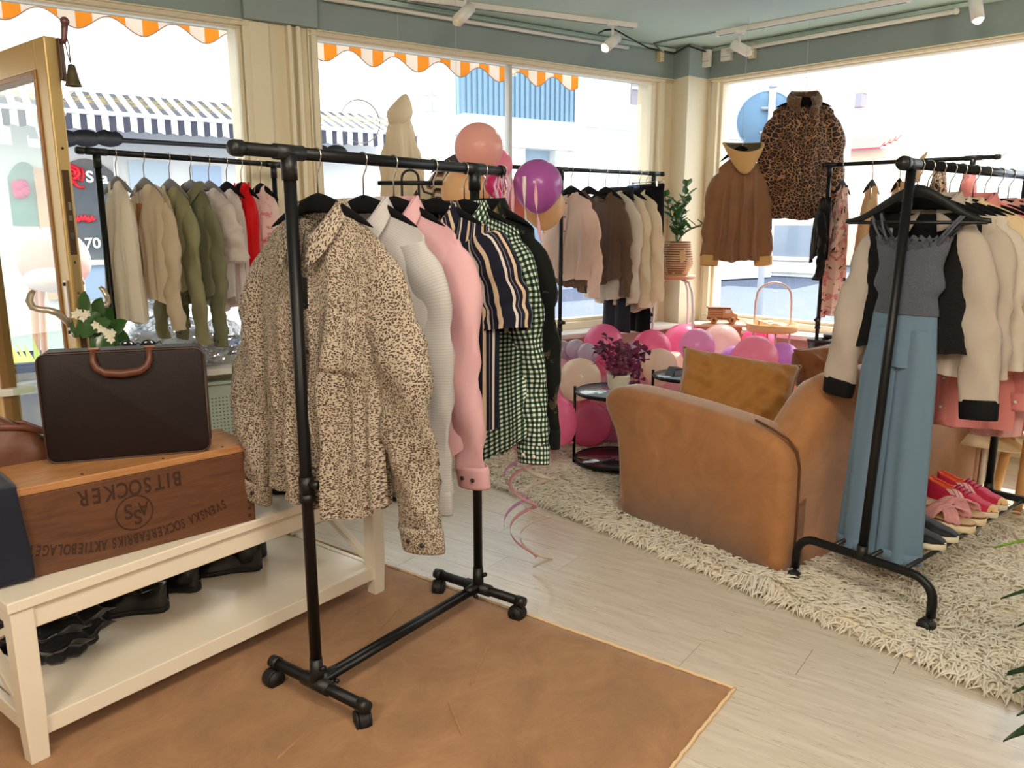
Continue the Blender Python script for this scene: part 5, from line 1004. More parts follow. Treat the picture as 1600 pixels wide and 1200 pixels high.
# ---------------------------------------------------------------- shoes
def shoe(name,label,loc,rz,upper,sole,L=.27,w=.098,heel=.03,shaft=0,low=.075,group=None,toe=None,stripe=None,lining=None,laces=None,toe_h=.05,solet=.022):
    t=thing(name,label,'shoe',loc,rz,group)
    def half(x): # x 0 heel..1 toe
        return w/2*prof([(0,.62),(.12,.78),(.35,.74),(.68,1.0),(.86,.86),(.96,.5),(1,.12)],x)*(.35 if x<=0 else 1)
    def top(x): return prof([(0,low+.02),(.12,low+.01),(.32,low-.005),(.45,low+.004),(.62,low*.82),(.82,toe_h),(.95,toe_h*.8),(1,toe_h*.35)],x)
    def ctr(x): return -.008*sin(PI*x)
    nx=26
    mb=MB().grid(lambda u,v:Vector((u*L-L*.45,ctr(u)+half(u)*1.06*cos(PI*2*v),max(0,0)+(solet if sin(2*PI*v)>0 else 0)+heel*0*(1-u))),nx,12); 
    V=[];n=14
    mb=MB()
    def sl(u,v):
        a=2*PI*v; h=heel*(1-sst((u-.28)/.12)) ; c,s=cos(a),sin(a); return Vector((u*L-L*.45,ctr(u)+half(u)*1.07*math.copysign(abs(c)**.35,c),(solet/2+heel*.0)+math.copysign(abs(s)**.35,s)*solet/2+ (heel*(1-sst((u-.3)/.3))*.0)))
    mb.grid(lambda u,v:sl(v,-u),16,nx,True,cap0=True,cap1=True); obj('sole',mb,sole,t)
    if heel>.035: obj('heel_block',MB().box((-L*.35,0,-.0),(.07,w*.7,.004)),sole,t,False)
    def up(u,v):
        a=PI*v; c,s=cos(a),sin(a); h=top(u); open_=.30*math.exp(-((u-.2)/.17)**4) if not shaft else 0
        z=solet+(h-solet)*(abs(s)**.62); 
        y=half(u)*math.copysign(abs(c)**.55,c)*(1-.12*s)
        if open_ and s>.86: z-=open_*.09*(s-.86)/.14*(1)
        return Vector((u*L-L*.45,ctr(u)+y,z))
    mb=MB().grid(lambda u,v:up(v,u),22,nx); obj('upper',mb,upper,t)
    if lining: obj('lining',MB().grid(lambda u,v:up(lerp(.03,.38,v),lerp(.36,.64,u))+Vector((0,0,.0015)),8,8),lining,t); obj('collar_lining',MB().tube([up(lerp(.02,.38,k/8),.34)+Vector((0,0,.001)) for k in range(9)]+[up(lerp(.38,.02,k/8),.66)+Vector((0,0,.001)) for k in range(9)],.005,6),lining,t)
    if shaft:
        obj('shaft',MB().tube([(-L*.27,0,.04),(-L*.25,0,low),(-L*.24,0,low+shaft*.5),(-L*.25,0,low+shaft)],[.042,.043,.048,.054],16,caps=False,flat=.85,side=(1,0,0)),upper,t,solid=.004)
    if toe: obj('toe_cap',MB().grid(lambda u,v:up(lerp(.9,1,v),u)+Vector((.001,0,.001)),14,5),toe,t)
    if stripe:
        for k in range(3):
            for sd in ((.12,.30),(.88,.70)):
                a,b=sd; mb=MB().grid(lambda u,v:(lambda q:q+Vector((0,math.copysign(.0015,.5-a) if 0 else (.0018 if a<.5 else -.0018),.0004)))(up(lerp(.40,.47,u)+k*.085-.10*v,lerp(a,b,v))),3,8); obj('stripe',mb,stripe,t)
    if laces:
        for k in range(4): x=.44+k*.055; obj('lace',MB().tube([up(x,lerp(.36,.64,j/6))+Vector((0,0,.003)) for j in range(7)],.0028,6),laces,t)
    return t
BKL=M('black_shoe_leather',(18,18,22),.35,coat=.3); BKS=M('black_sole',(20,20,22),.6)
def bp(x,y,z): return BO+BX*x+BY*y+Vector((0,0,z))
g='black shoes on the bench shelf'
shoe('shoe','black leather low shoe standing nearest on the bench shelf beside the ruffled bag',bp(-.155,.11,.1235),BZR+2.45,BKL,BKS,.27,.1,.03,group=g,low=.085)
shoe('shoe','second black low shoe just behind the nearest one on the bench shelf',bp(-.145,.225,.1235),BZR+2.45,BKL,BKS,.27,.1,.03,group=g,low=.085)
shoe('boot','black ankle boot in the middle of the bench shelf, nearer of its pair',bp(.01,.16,.1235),BZR+2.3,BKL,BKS,.25,.088,.03,shaft=.1,group=g); shoe('boot','black ankle boot in the middle of the bench shelf, further of its pair',bp(.045,.25,.1235),BZR+2.3,BKL,BKS,.25,.088,.03,shaft=.1,group=g)
shoe('boot','black ankle boot at the far right of the bench shelf, nearer of its pair',bp(.235,.13,.1235),BZR+2.5,BKL,BKS,.27,.1,.03,shaft=.12,group=g); shoe('boot','black ankle boot at the far right of the bench shelf, further of its pair',bp(.32,.22,.1235),BZR+2.5,BKL,BKS,.27,.1,.03,shaft=.12,group=g)
shoe('shoe','dark navy slip-on shoe on the bench top behind the crate end',bp(.33,-.06,.4805),BZR+1.2,M('navy_suede',(28,44,74),.8),BKS,.26,.1,.03,low=.08,lining=M('tan_lining',(120,90,60),.7))
t=thing('ruffled_bag','black ruffled fabric bag at the left end of the bench shelf','bag',bp(-.42,.05,.1235),BZR)
RUF=M('black_ruffle',(20,20,26),.75,sheen=.3)
def rf(u,v):
    a=2*PI*u; k=prof([(0,.75),(.25,1.0),(.7,.95),(1,.6)],v); r_=1+.10*sin(a*9+v*5)+.09*sin(v*34)+.05*sin(a*17); return Vector((.13*k*cos(a)*r_,.12*k*sin(a)*r_,  .27*v+.004))
obj('body',MB().grid(rf,72,48,True,cap0=True,cap1=True),RUF,t)
for k in range(4): obj('ruffle',MB().grid(lambda u,v,k=k:rf(u,.2+.2*k)*1.0+Vector((cos(2*PI*u)*.03*v,sin(2*PI*u)*.03*v,.012*sin(u*60+k)*v+.02*v)),90,3,True),RUF,t)
# ---------------------------------------------------------------- sofa
SO=Vector((1.08,2.96,0)); SRZ=math.atan2(.604,.797)
t=thing('sofa','caramel brown velvet two-seat sofa with rolled arms seen from behind','sofa',SO+Vector((0,0,.012)),SRZ)
VEL=M('caramel_velvet',(176,112,56),.75,sheen=.55,fn=lambda nt:mixc(nt,noise(nt,coord(nt),6,5,.62,1.1),lin((134,84,46)),lin((190,132,82))),bump=.08,bscale=40)
SEAM=M('sofa_seam',(92,54,26),.9)
armp=[(0.0,.02),(.93,.02),(.945,.2),(.957,.37),(.985,.43),(1.04,.49),(1.068,.54),(1.06,.59),(1.02,.622),(.96,.635),(.8,.636),(.5,.625),(.25,.605),(.1,.585),(.03,.555),(.0,.50)]
def dens(P,n=64):
    Q=[Vector((a,b)) for a,b in P]; Q.append(Q[0]); Ls=[0]
    for a,b in zip(Q,Q[1:]): Ls.append(Ls[-1]+(b-a).length)
    out=[]
    for k in range(n):
        d=Ls[-1]*k/n; i=max(q for q in range(len(Ls)-1) if Ls[q]<=d); out.append(Q[i].lerp(Q[i+1],(d-Ls[i])/(Ls[i+1]-Ls[i])))
    for _ in range(2): out=[o if o.y<.03 else (out[k-1]+o*2+out[(k+1)%n])/4 for k,o in enumerate(out)]
    return out
AP=dens(armp,72)
def nrm(k): 
    d=AP[(k+1)%72]-AP[k-1]; return Vector((-d.y,d.x)).normalized()
for x0,x1 in ((0,.2),(1.66,1.86)):
    n=72; mb=MB(); lay=[(lerp(x0,x1,.5-.5*cos(PI*k/12)), .05*(1-(1-abs(cos(PI*k/12))**2.2)**.5) if 0<k<12 else .05) for k in range(13)]
    lay=[(x0+.05*(1-cos(PI/2*k/5)),.05*(1-sin(PI/2*k/5))) for k in range(6)]; lay=lay+[(x0+x1-x,i_) for x,i_ in reversed(lay)]
    for x,ins in lay:
        for k in range(n):
            p=AP[k]+nrm(k)*ins*(1 if AP[k].y>.06 else .0); mb.v.append((x,p.x,max(.02,p.y)))
    m=len(lay)
    for l in range(m-1):
        for i in range(n): mb.f.append((l*n+i,l*n+(i+1)%n,(l+1)*n+(i+1)%n,(l+1)*n+i)); mb.u.append(None)
    mb.f.append(tuple(range(n))[::-1]); mb.u.append(None); mb.f.append(tuple(range((m-1)*n,m*n))); mb.u.append(None)
    obj('arm',mb,VEL,t)
def zt_(x): 
    e=min(x-.07,1.79-x); return .56+.215*sst(e/.33)**.8+.012*sin(PI*(x-.07)/1.72)
bpf=[(.0,0),(.0,.5),(-.005,.8),(.01,.93),(.06,1.0),(.13,1.0),(.19,.95),(.22,.85),(.24,.5),(.26,0)]
mb=MB().grid(lambda u,v:(lambda x,k:Vector((x,lerp(bpf[int(k)][0],bpf[min(int(k)+1,9)][0],k-int(k)),.02+(zt_(x)-.02)*lerp(bpf[int(k)][1],bpf[min(int(k)+1,9)][1],k-int(k)))))(lerp(.085,1.775,u),v*8.999),48,27); obj('back',mb,VEL,t)
for x in (.083,1.777): 
    s=1 if x<1 else -1
    mb=MB().add([(x,y,.02+(zt_(x+s*.002)-.02)*k) for y,k in bpf],[tuple(range(10)) if s>0 else tuple(range(10))[::-1]]); obj('back_side',mb,VEL,t)
obj('seam_piping',MB().tube([(.087,-.004,.03),(.082,-.006,.3),(.078,-.005,.45),(.06,-.0,.52),(.035,.03,.572),(.03,.1,.6),(.06,.2,.612)],.005,8),SEAM,t); obj('seam_piping',MB().tube([(1.775,-.004,.03),(1.78,-.006,.3),(1.785,-.005,.45),(1.80,.0,.52)],.005,8),SEAM,t)
obj('base',MB().box((.93,.5,.15),(1.5,.8,.24)),VEL,t,bevel=.02)
for x in (.57,1.29): obj('seat_cushion',MB().box((x,.6,.36),(.71,.68,.16)),VEL,t,bevel=.05,sub=1)
def pillow(name,label,loc,rot,w,h,d,mat,seed=1):
    d=d*1.3
    t=thing(name,label,'cushion',loc,0); t.rotation_euler=rot
    def f(sg):
        def g_(u,v):
            x=2*u-1; y=2*v-1; e=max(0,(1-x**4)*(1-y**4)); k=1-.10*(1-abs(x)**2)*abs(y)**6-.10*(1-abs(y)**2)*abs(x)**6
            px=x*w/2*(1-.08*(1-abs(y)**3)*abs(x)**3); pz=y*h/2*(1-.08*(1-abs(x)**3)*abs(y)**3)
            cr=.016*sin((x*3+y*7)*2+seed)*e*sst((abs(x)-.1)*2)+.010*sin(x*15-y*9+seed*2)*e+.006*sin(x*26+y*14)*e
            return Vector((px,sg*(d/2*e**.36+cr),pz))
        return g_
    mb=MB().grid(f(-1),30,30,flip=False); mb.grid(f(1),30,30,flip=True); obj('cover',mb,mat,t,weld=True)
    P=[f(1)(k/30,0) for k in range(31)]+[f(1)(1,k/30) for k in range(31)]+[f(1)(1-k/30,1) for k in range(31)]+[f(1)(0,1-k/30) for k in range(31)]
    obj('welt',MB().tube(P,.004,6),mat,t); return t
def sl_(x,y,z): return SO+Vector((.797,.604,0))*x+Vector((-.604,.797,0))*y+Vector((0,0,z))
CU1=M('golden_brown_cushion',(160,108,48),.8,sheen=.4,var=.12); CU2=M('brown_cushion',(134,80,44),.8,sheen=.4,var=.12)
p1=sl_(.44,.60,.60); pillow('cushion','golden brown velvet cushion leaning behind the near sofa arm',p1,(-.45,.12,SRZ-.95),.56,.42,.17,CU1,2)
p2=sl_(1.02,.42,.64); pillow('cushion','darker brown cushion further along the sofa back',p2,(-.35,-.1,SRZ-.15),.44,.40,.16,CU2,4)
pillow('cushion','light tan cushion at the far end of the sofa, behind the white sleeve',sl_(1.42,.45,.68),(-.3,.1,SRZ+.05),.44,.42,.16,M('tan_cushion',(206,150,100),.8,sheen=.4,var=.1),6)
# ---------------------------------------------------------------- round side tables with glass tops
SMK=glass('smoked_glass',(120,100,110),.4)
def side_table(label,x,y,r,h,low,rz):
    t=thing('side_table',label,'table',(x,y,0),rz,None)
    for nm,z,m in (('top_glass',h,M('table_glass',(150,170,190),.05,coat=1,spec=1)),('shelf_glass',low,M('dark_glass',(58,44,56),.08,coat=1))):
        obj(nm,MB().cyl((0,0,z-.004),(0,0,z+.003),r-.006,40),m,t); obj('rim',MB().tube([(r*cos(a),r*sin(a),z-.006) for a in [2*PI*k/48 for k in range(49)]],[.011]*49,8,caps=False),BLACK,t)
    for k in range(3): a=2*PI*k/3; obj('leg',MB().cyl((r*1.04*cos(a),r*1.04*sin(a),.016),(r*1.04*cos(a),r*1.04*sin(a),h+.022),.0085,10),BLACK,t)
    return t
side_table('black round side table with glass top carrying the purple plant','.6' and .60,4.47,.225,.468,.065,PI*.97); side_table('smaller black round side table behind the plant, beside the cushion',1.06,4.72,.19,.512,.25,PI*.9)
t=thing('card_box','small dark folded box on the smaller round side table','box',(.99,4.70,.516),.4); obj('box',MB().prism([(-.05,0),(.05,0),(.035,.045),(-.02,.05)],-.04,.04),M('dark_card',(58,56,66),.6),t,False,bevel=.003); obj('flap',MB().box((.0,-.042,.02),(.06,.004,.03)),M('grey_card',(110,108,116),.6),t,False)
# purple shamrock
random.seed(21); t=thing('purple_plant','purple-leaved shamrock plant in a pale pot on the round glass table','plant',(.615,4.45,.472))
obj('pot',MB().lathe([(.045,0),(.062,.03),(.068,.085),(.07,.10),(.062,.10),(.055,.08)],24),M('pale_pot',(226,216,196),.5),t)
obj('soil',MB().cyl((0,0,.08),(0,0,.086),.056,20),M('soil',(60,44,36),.9),t)
PUR=M('purple_leaf',(112,20,66),.55,trans=.25,var=.35,vscale=30); PUR2=M('plum_leaf',(74,18,52),.55,trans=.2,var=.3,vscale=30)
mbs=MB()
for k in range(58):
    a=random.random()*2*PI; el=random.random(); R=.035+.115*random.random()**.6; z=.11+.24*random.random()*(1-.35*(R/.15)**2)- (.08 if random.random()<.2 else 0); p=Vector((R*cos(a),R*sin(a),z)); mbs.tube([(.03*cos(a),.03*sin(a),.08),(p.x*.6,p.y*.6,z*.8),p],.0012,4)
    n=Vector((random.gauss(0,.6),random.gauss(0,.6)-.5,.9)).normalized(); x=n.cross(Vector((1,.3,.1))).normalized(); y=n.cross(x); lf=MB()
    for j in range(3):
        b=2*PI*j/3+random.random()*.3; d=x*cos(b)+y*sin(b); w=n.cross(d); s=.030+.012*random.random(); lf.add([p,p+d*s*.9-w*s*.62+n*-.006,p+d*s*1.05+n*.004,p+d*s*.9+w*s*.62-n*.006],[(0,1,2),(0,2,3)])
    obj('leaf',lf,random.choice((PUR,PUR,PUR2)),t,False)
obj('stalks',mbs,M('pink_stem',(170,90,120),.6),t,kind='stuff')
# ---------------------------------------------------------------- balloons
BC={'hot':((255,160,200),.45),'mauve':((226,170,204),.35),'blush':((255,236,232),.5),'rose':((255,186,208),.5),'lilac':((222,176,232),.45),'pearl':((214,196,216),.3),'peach':((255,240,224),.5),'pale':((255,220,230),.5),'lilacpale':((232,186,222),.5),'peachp':((250,200,176),.5)}
BM={k:M('balloon_'+k,c,.28,trans=min(.7,tr+.2),coat=.35) for k,(c,tr) in BC.items()}
BM['purple']=M('balloon_purple',(196,104,190),.3,trans=.35,coat=.4); BM['dusty']=M('balloon_dusty_pink',(250,200,190),.35,trans=.5,coat=.15); BM['salmon']=M('balloon_salmon',(244,168,166),.35,trans=.45,coat=.15); BM['cerise']=M('balloon_cerise',(214,50,118),.35,trans=.3,coat=.2); BM['sand']=M('balloon_sand',(246,212,168),.35,trans=.5,coat=.15)
def balloon(x,y,z,r,c,label,group=None,down=(0,0,-1)):
    t=thing('balloon',label,'balloon',(x,y,z),0,group); dn=Vector(down).normalized(); q=dn.to_track_quat('-Z','Y').to_matrix()
    def sh(p): 
        k=max(0,-p.z/r); return q@Vector((p.x*(1-.14*k**3),p.y*(1-.14*k**3),p.z*(1.0+.14*(k**2))))
    obj('skin',MB().ball((0,0,0),r,30,20,1,sh),BM[c],t)
    b=q@Vector((0,0,-r*1.13)); obj('knot',MB().tube([b*.99,b*1.03,b*1.09,b*1.13],[r*.05,r*.03,r*.055,r*.075],8),BM[c],t); return t
PILE=[(0.63,5.368,0.608,0.137,'hot','glossy hot pink balloon rising alone behind the purple plant'),(0.973,5.43,0.559,0.138,'hot','hot pink balloon at the left of the top pair by the stool'),(1.27,5.75,0.53,0.168,'hot','large hot pink balloon at the top of the pile below the stool'),(1.253,5.275,0.605,0.121,'mauve','shiny mauve pink balloon touching the golden cushion from behind'),(1.485,5.546,0.581,0.141,'blush','blush white balloon under the wooden toy truck'),(1.749,5.547,0.586,0.118,'hot','lilac-edged hot pink balloon below the round tray table'),(1.564,4.994,0.573,0.144,'rose','big rose pink balloon in front, right of the cushion tip'),(1.814,5.212,0.519,0.12,'lilac','lilac balloon at the right end of the pile'),(1.502,5.232,0.506,0.108,'lilac','lilac balloon wedged between the mauve and rose balloons'),(0.829,5.24,0.545,0.095,'pearl','pearly white balloon peeping over the purple plant at right'),(0.946,5.654,0.324,0.15,'blush','blush pink balloon just right of the purple plant'),(0.963,5.072,0.505,0.117,'peach','peach balloon above the smaller side table'),(1.125,5.38,0.432,0.118,'peach','second peach balloon beside the golden cushion'),(0.427,4.856,0.462,0.133,'peach','peach balloon left of the purple plant'),(0.287,5.095,0.415,0.142,'pale','pale pink balloon furthest left behind the dark floral shirt'),(0.373,5.37,0.392,0.14,'pale','pale pink balloon with bright rim behind the left peach one'),(0.212,4.36,0.325,0.157,'hot','large hot pink balloon beside the gingham sleeve, low at left'),(0.491,4.842,0.175,0.138,'hot','deep pink balloon under the round glass table at left'),(0.66,4.95,0.15,0.118,'lilacpale','pale lilac balloon resting under the round glass table'),(0.506,5.417,0.176,0.136,'rose','rose balloon deep in the pile behind the glass table'),(0.674,5.502,0.367,0.137,'rose','rose balloon directly behind the purple plant'),(0.653,5.233,0.285,0.131,'pale','pale pink balloon behind the plant pot'),(0.337,5.258,0.577,0.07,'pearl','tiny pearly lilac balloon, left of three in a row'),(0.423,5.138,0.604,0.068,'pearl','tiny pearly lilac balloon, middle of three in a row'),(0.486,5.0,0.601,0.066,'pearl','tiny pearly lilac balloon, right of three beside the hot pink one'),(0.80,4.99,0.277,0.133,'rose','rose balloon between the two round side tables'),(1.027,5.192,0.308,0.129,'pale','pale pink balloon behind the legs of the smaller side table'),(1.993,5.012,0.44,0.174,'peachp','large peach pink balloon behind the sofa back by the white sleeve'),(1.451,5.652,0.314,0.14,'peach','peach balloon low behind the golden cushion'),(1.925,5.334,0.331,0.133,'pale','pale pink balloon low at the right end of the pile'),(0.155,4.612,0.14,0.117,'rose','rose balloon on the rug under the gingham cuff'),(0.367,5.078,0.15,0.135,'rose','rose balloon on the floor behind the glass table legs'),(1.587,5.303,0.293,0.132,'hot','hot pink balloon hidden low in the middle of the pile'),(1.252,5.47,0.211,0.137,'rose','rose balloon at the bottom of the pile behind the cushion')]
random.seed(4)
for x,y,z,r,c,l in PILE: balloon(x,y,z,r,c,l,'balloons in the pile behind the sofa',(random.gauss(0,.5),random.gauss(0,.5)+.5,-1))
for px,py,d,dep,c,l in ((748,231,76,3.75,'dusty','dusty pink balloon floating highest above the front rack end'),(776,258,50,4.0,'rose','rose pink balloon half hidden behind the dusty pink one'),(840,289,78,3.6,'purple','purple balloon floating at the end of the front rack'),(850,322,66,3.85,'sand','sand coloured balloon below and behind the purple one'),(803,322,62,3.95,'salmon','salmon pink balloon behind the rack end above the floral shirt'),(727,300,76,3.95,'sand','sand coloured balloon behind the front rack hooks'),(774,290,34,3.6,'cerise','small cerise balloon tied at the rack end'),(778,305,16,3.3,'cerise','tiny shrivelled cerise balloon hanging from the rack end')):
    p=at_d(px,py,dep); balloon(p.x,p.y,p.z,d/2/FPX*dep,c,l,'balloons tied to the front rack',(0,0,-1))
# curling ribbons from the rack end
random.seed(8); RIB=[M('ribbon_pink',(250,206,214),.4,trans=.5),M('ribbon_white',(250,240,230),.4,trans=.5),M('ribbon_lilac',(236,200,232),.4,trans=.5)]
re=FR[0]+FR[1]*.935+Vector((0,0,1.6))
for k,(x0,top,bot,turns,amp) in enumerate(((0,1.59,.10,5,.05),(.05,1.59,.02,6,.06),(-.03,1.59,.22,5,.045),(.09,1.58,.5,4,.04))):
    P=[]; n=120
    base=re+Vector((.03+x0,.09+.02*k,0))
    for i in range(n+1):
        v=i/n; z=lerp(top,bot,v); A_=amp*sst(v*2-.55)+.004; ph=turns*2*PI*sst(v)**1.0*v+k*1.7; P.append(Vector((base.x+.05*sst(v*2)+A_*cos(ph),base.y+A_*sin(ph),z)))
    mb=MB()
    for i,p in enumerate(P):
        tdir=(P[min(i+1,n)]-P[max(i-1,0)]).normalized(); w=tdir.cross(Vector((cos(i*.25+k),sin(i*.25+k),.3))).normalized()*.007; mb.v+=[tuple(p-w),tuple(p+w)]
        if i: mb.f.append((2*i-2,2*i-1,2*i+1,2*i)); mb.u.append(None)
    tag(obj('curling_ribbon',mb,RIB[k%3],solid=.0006),['long pink curling ribbon dangling from the end of the front rack','long white curling ribbon touching the floor beside the front rack','lilac curling ribbon hanging beside the front rack post','short pink curling ribbon nearest the gingham cuff'][k],'ribbon')
t=thing('ribbon_bunch','bunch of pink and white curling ribbon tied round the end of the front rack','ribbon',re)
for k in range(9):
    a=k*.7; obj('ribbon_loop',MB().tube([(0,0,.02),(.012*cos(a),.012*sin(a),-.004),(.03*cos(a),.03*sin(a)-.01,-.05),(.02*cos(a+1),.022*sin(a+1),-.10-.01*(k%3)),(.03*cos(a+2),.03*sin(a+2),-.14)],.0045,6,flat=.25),RIB[k%3],t)
obj('tie',MB().tube([(.021*cos(a)*FR[1].y,-.021*cos(a)*FR[1].x,.021*sin(a)) for a in [2*PI*k/16 for k in range(17)]],.004,6),RIB[0],t)
# ---------------------------------------------------------------- stool with potted plant by the pillar
t=thing('bar_stool','tall white-framed stool with wooden seat holding the basket plant at the corner','stool',(1.17,5.78,0),.4); z=1.055
obj('seat',MB().lathe([(.0,z-.03),(.15,z-.03),(.165,z-.02),(.165,z-.005),(.15,z),(.0,z)],28),M('stool_wood',(214,150,112),.5),t)
for a in (.3,1.87,3.44,5.0): c,s=cos(a),sin(a); obj('leg',MB().tube([(.09*c,.09*s,z-.035),(.15*c,.15*s,z-.05),(.185*c,.185*s,z-.12),(.20*c,.20*s,z-.25),(.215*c,.215*s,0.01)],.010,10),M('stool_white',(238,230,226),.4),t)
obj('foot_ring',MB().tube([(.208*cos(a),.208*sin(a),.35) for a in [2*PI*k/32 for k in range(33)]],.008,8),M('stool_white',(238,230,226),.4),t)
t=thing('potted_plant','glossy green upright plant in a woven straw basket on the tall stool','plant',(1.19,5.78,1.056))
STR=M('woven_straw',(200,160,116),.8,fn=lambda nt:(lambda o:mixc(nt,mth(nt,'MULTIPLY',mth(nt,'GREATER_THAN',mth(nt,'FRACT',mth(nt,'MULTIPLY',o[1],1)),.6),mth(nt,'GREATER_THAN',noise(nt,coord(nt,'UV',(3,.4,1)),2.5,2),.47)),lin((206,168,126)),lin((116,60,66))))(sepx(nt,coord(nt,'UV',(1,14,1)))))
mb=MB()
obj('basket',MB().grid(lambda u,v:Vector((cos(2*PI*u),sin(2*PI*u),0))*(prof([(0,.085),(.35,.12),(1,.098)],v)+.003*abs(sin(v*44)))+Vector((0,0,.235*v)),32,44,True,us=1,vs=1,cap0=True),STR,t)
obj('soil',MB().cyl((0,0,.19),(0,0,.2),.09,20),M('soil2',(70,52,40),.9),t)
LG=M('glossy_green_leaf',(58,96,44),.35,trans=.2,var=.25,vscale=20,coat=.2); random.seed(31)
for k,(a,ln_,ben) in enumerate(((.1,.42,.06),(.6,.36,.1),(2.8,.40,.12),(-.5,.34,.30),(4.4,.3,.1))):
    st=[Vector((cos(a)*ben*(v**1.6)*1.0,sin(a)*ben*v**1.6,.2+ln_*(v-.35*v*v*(ben/.3)*1.6 if ben>.2 else v))) for v in [j/8 for j in range(9)]]
    obj('stem',MB().tube(st,[.006-.0004*j for j in range(9)],6),M('green_stem',(96,120,66),.5),t)
    for j in range(2,9):
        for s in (-1,1):
            p=st[j]; d=(st[j]-st[j-1]).normalized(); sd=Vector((cos(a+s*1.5+j*.4),sin(a+s*1.5+j*.4),.5)).normalized(); d2=(sd*.9+d*.35).normalized(); L_=.07+.02*random.random(); w=d2.cross(Vector((random.gauss(0,.3),random.gauss(0,.3),1))).normalized(); nn=w.cross(d2)
            mb=MB().grid(lambda u,v:p+d2*L_*v+w*(2*u-1)*.024*sin(PI*min(1,v*.93+.07))**.8+nn*(-.01*v*v+.006*(2*u-1)**2),4,6); obj('leaf',mb,LG,t)
# ---------------------------------------------------------------- low wooden table with toy truck
WD=M('toy_wood',(176,116,76),.5,var=.2,vscale=12); WDD=M('toy_wood_dark',(120,66,46),.5); WDL=M('toy_wood_light',(214,160,108),.5); 
t=thing('wooden_stand','small pale wooden stand under the toy truck by the right window','table',(1.50,5.66,0),-.15)
obj('top',MB().box((0,0,.705),(.36,.17,.018)),M('stand_wood',(226,188,160),.5,var=.1),t,False,bevel=.003); obj('apron',MB().box((0,-.07,.685),(.30,.016,.026)),WD,t,False,bevel=.002)
for x in (-.15,.13):
    for y in (-.06,.06): obj('leg',MB().box((x,y,.346),(.028,.024,.692)),WD,t,False,bevel=.003)
t=thing('toy_truck','wooden toy van with round wheels on the small stand by the window','toy',(1.51,5.645,.7145),-.15)
obj('cargo_body',MB().box((-.05,0,.074),(.10,.075,.07)),WD,t,False,bevel=.003); obj('cab',MB().prism([(.0,.04),(.105,.04),(.105,.07),(.075,.078),(.06,.108),(.0,.108)],-.036,.036),WDL,t,False,bevel=.003); obj('chassis',MB().box((.0,0,.036),(.21,.066,.014)),WDD,t,False,bevel=.002); obj('roof',MB().box((-.025,0,.114),(.165,.085,.010)),WDD,t,False,bevel=.003); obj('bumper',MB().box((.112,0,.034),(.012,.08,.014)),WD,t,False,bevel=.002)
for k in range(3): obj('side_slat',MB().box((-.05,-.0395,.056+k*.018),(.09,.004,.007)),WDL,t,False,bevel=.001)
obj('window_opening',MB().box((.035,-.0365,.09),(.036,.003,.024)),M('toy_window',(236,226,214),.4),t,False)
for x in (-.06,.068):
    for y in (-.045,.045):
        w=obj('wheel',MB().cyl((x,y-.008,.027),(x,y+.008,.027),.026,24),WDL,t); s=-1 if y<0 else 1; obj('hub',MB().cyl((x,y+s*.008,.027),(x,y+s*.011,.027),.011,14),WDD,w)
# round tray table with arched handle
t=thing('tray_table','round peach tray table with tall arched handle by the right window','table',(1.77,5.33,0),-.1); PCH=M('peach_tray',(246,190,140),.5); TUB=M('pale_pink_tube',(238,206,200),.35,.2)
obj('tray',MB().lathe([(.0,.70),(.16,.70),(.168,.705),(.17,.755),(.162,.755),(.158,.712),(.0,.712)],36),PCH,t)
obj('handle',MB().tube([(-.12,0,.01),(-.12,0,.70),(-.118,0,.90)]+[(-.115*cos(PI*k/10),0,.93+.10*sin(PI*k/10)) for k in range(1,10)]+[(.118,0,.90),(.12,0,.70),(.12,0,.01)],.007,10,side=(0,1,0)),TUB,t)
for y in (-.12,.12): obj('leg',MB().cyl((0,y,.01),(0,y,.70),.007,10),TUB,t)
SHB=M('beige_pump',(226,196,160),.5); 
for k,y in enumerate((-.035,.06)): shoe('shoe',['beige flat shoe on the round tray, nearer of two','beige flat shoe on the round tray, further of two'][k],Vector((1.77,5.33+y,.713)),.15,SHB,M('tan_sole',(190,140,90),.6),.24,.075,.01,low=.05,toe_h=.04,solet=.012,lining=M('cream_lining',(240,226,206),.6))
# pots and bag on the window sill
def pot(label,px,py,dep,r,h):
    p=at_d(px,py,dep); t=thing('plant_pot',label,'pot',(p.x,p.y,p.z-h/2)); m=M('black_pot',(40,34,42),.45)
    obj('pot',MB().lathe([(r*.78,0),(r*.98,h*.86),(r*1.06,h*.87),(r*1.06,h),(r*.97,h),(r*.9,h*.8)],24),m,t); obj('soil',MB().cyl((0,0,h*.78),(0,0,h*.82),r*.9,20),M('pot_soil',(62,48,42),.9),t); return p
p=pot('black plastic plant pot beside the far leg of the rack behind the sofa',1279,546,5.35,.075,.15); b=thing('pot_stand','plain white box stand under the black plant pots','stand',(p.x+.05,p.y+.03,0)); obj('box',MB().box((0,0,(p.z-.077)/2),(.36,.2,p.z-.077)),WHITE,b,False,bevel=.004); obj('plinth',MB().box((0,0,.02),(.37,.21,.04)),WHITE,b,False)
pot('second black plant pot mostly behind the white sleeve',1300,540,5.4,.06,.16)
p=on_plane(998,522,A(0,0,-.14),oA); t=thing('shoulder_bag','dark brown quilted shoulder bag standing on the long window sill','bag',(p.x,p.y,ZS-.028),rA); obj('body',MB().box((0,0,.075),(.19,.07,.15)),M('dark_plum_leather',(66,44,46),.45),t,bevel=.015); obj('handle',MB().tube([(-.05,0,.15),(-.045,0,.19),(0,0,.21),(.045,0,.19),(.05,0,.15)],.006,8),M('plum_handle',(90,66,64),.45),t); obj('flap',MB().box((0,-.037,.1),(.18,.006,.08)),M('plum_flap',(78,54,54),.4),t,False,bevel=.003)
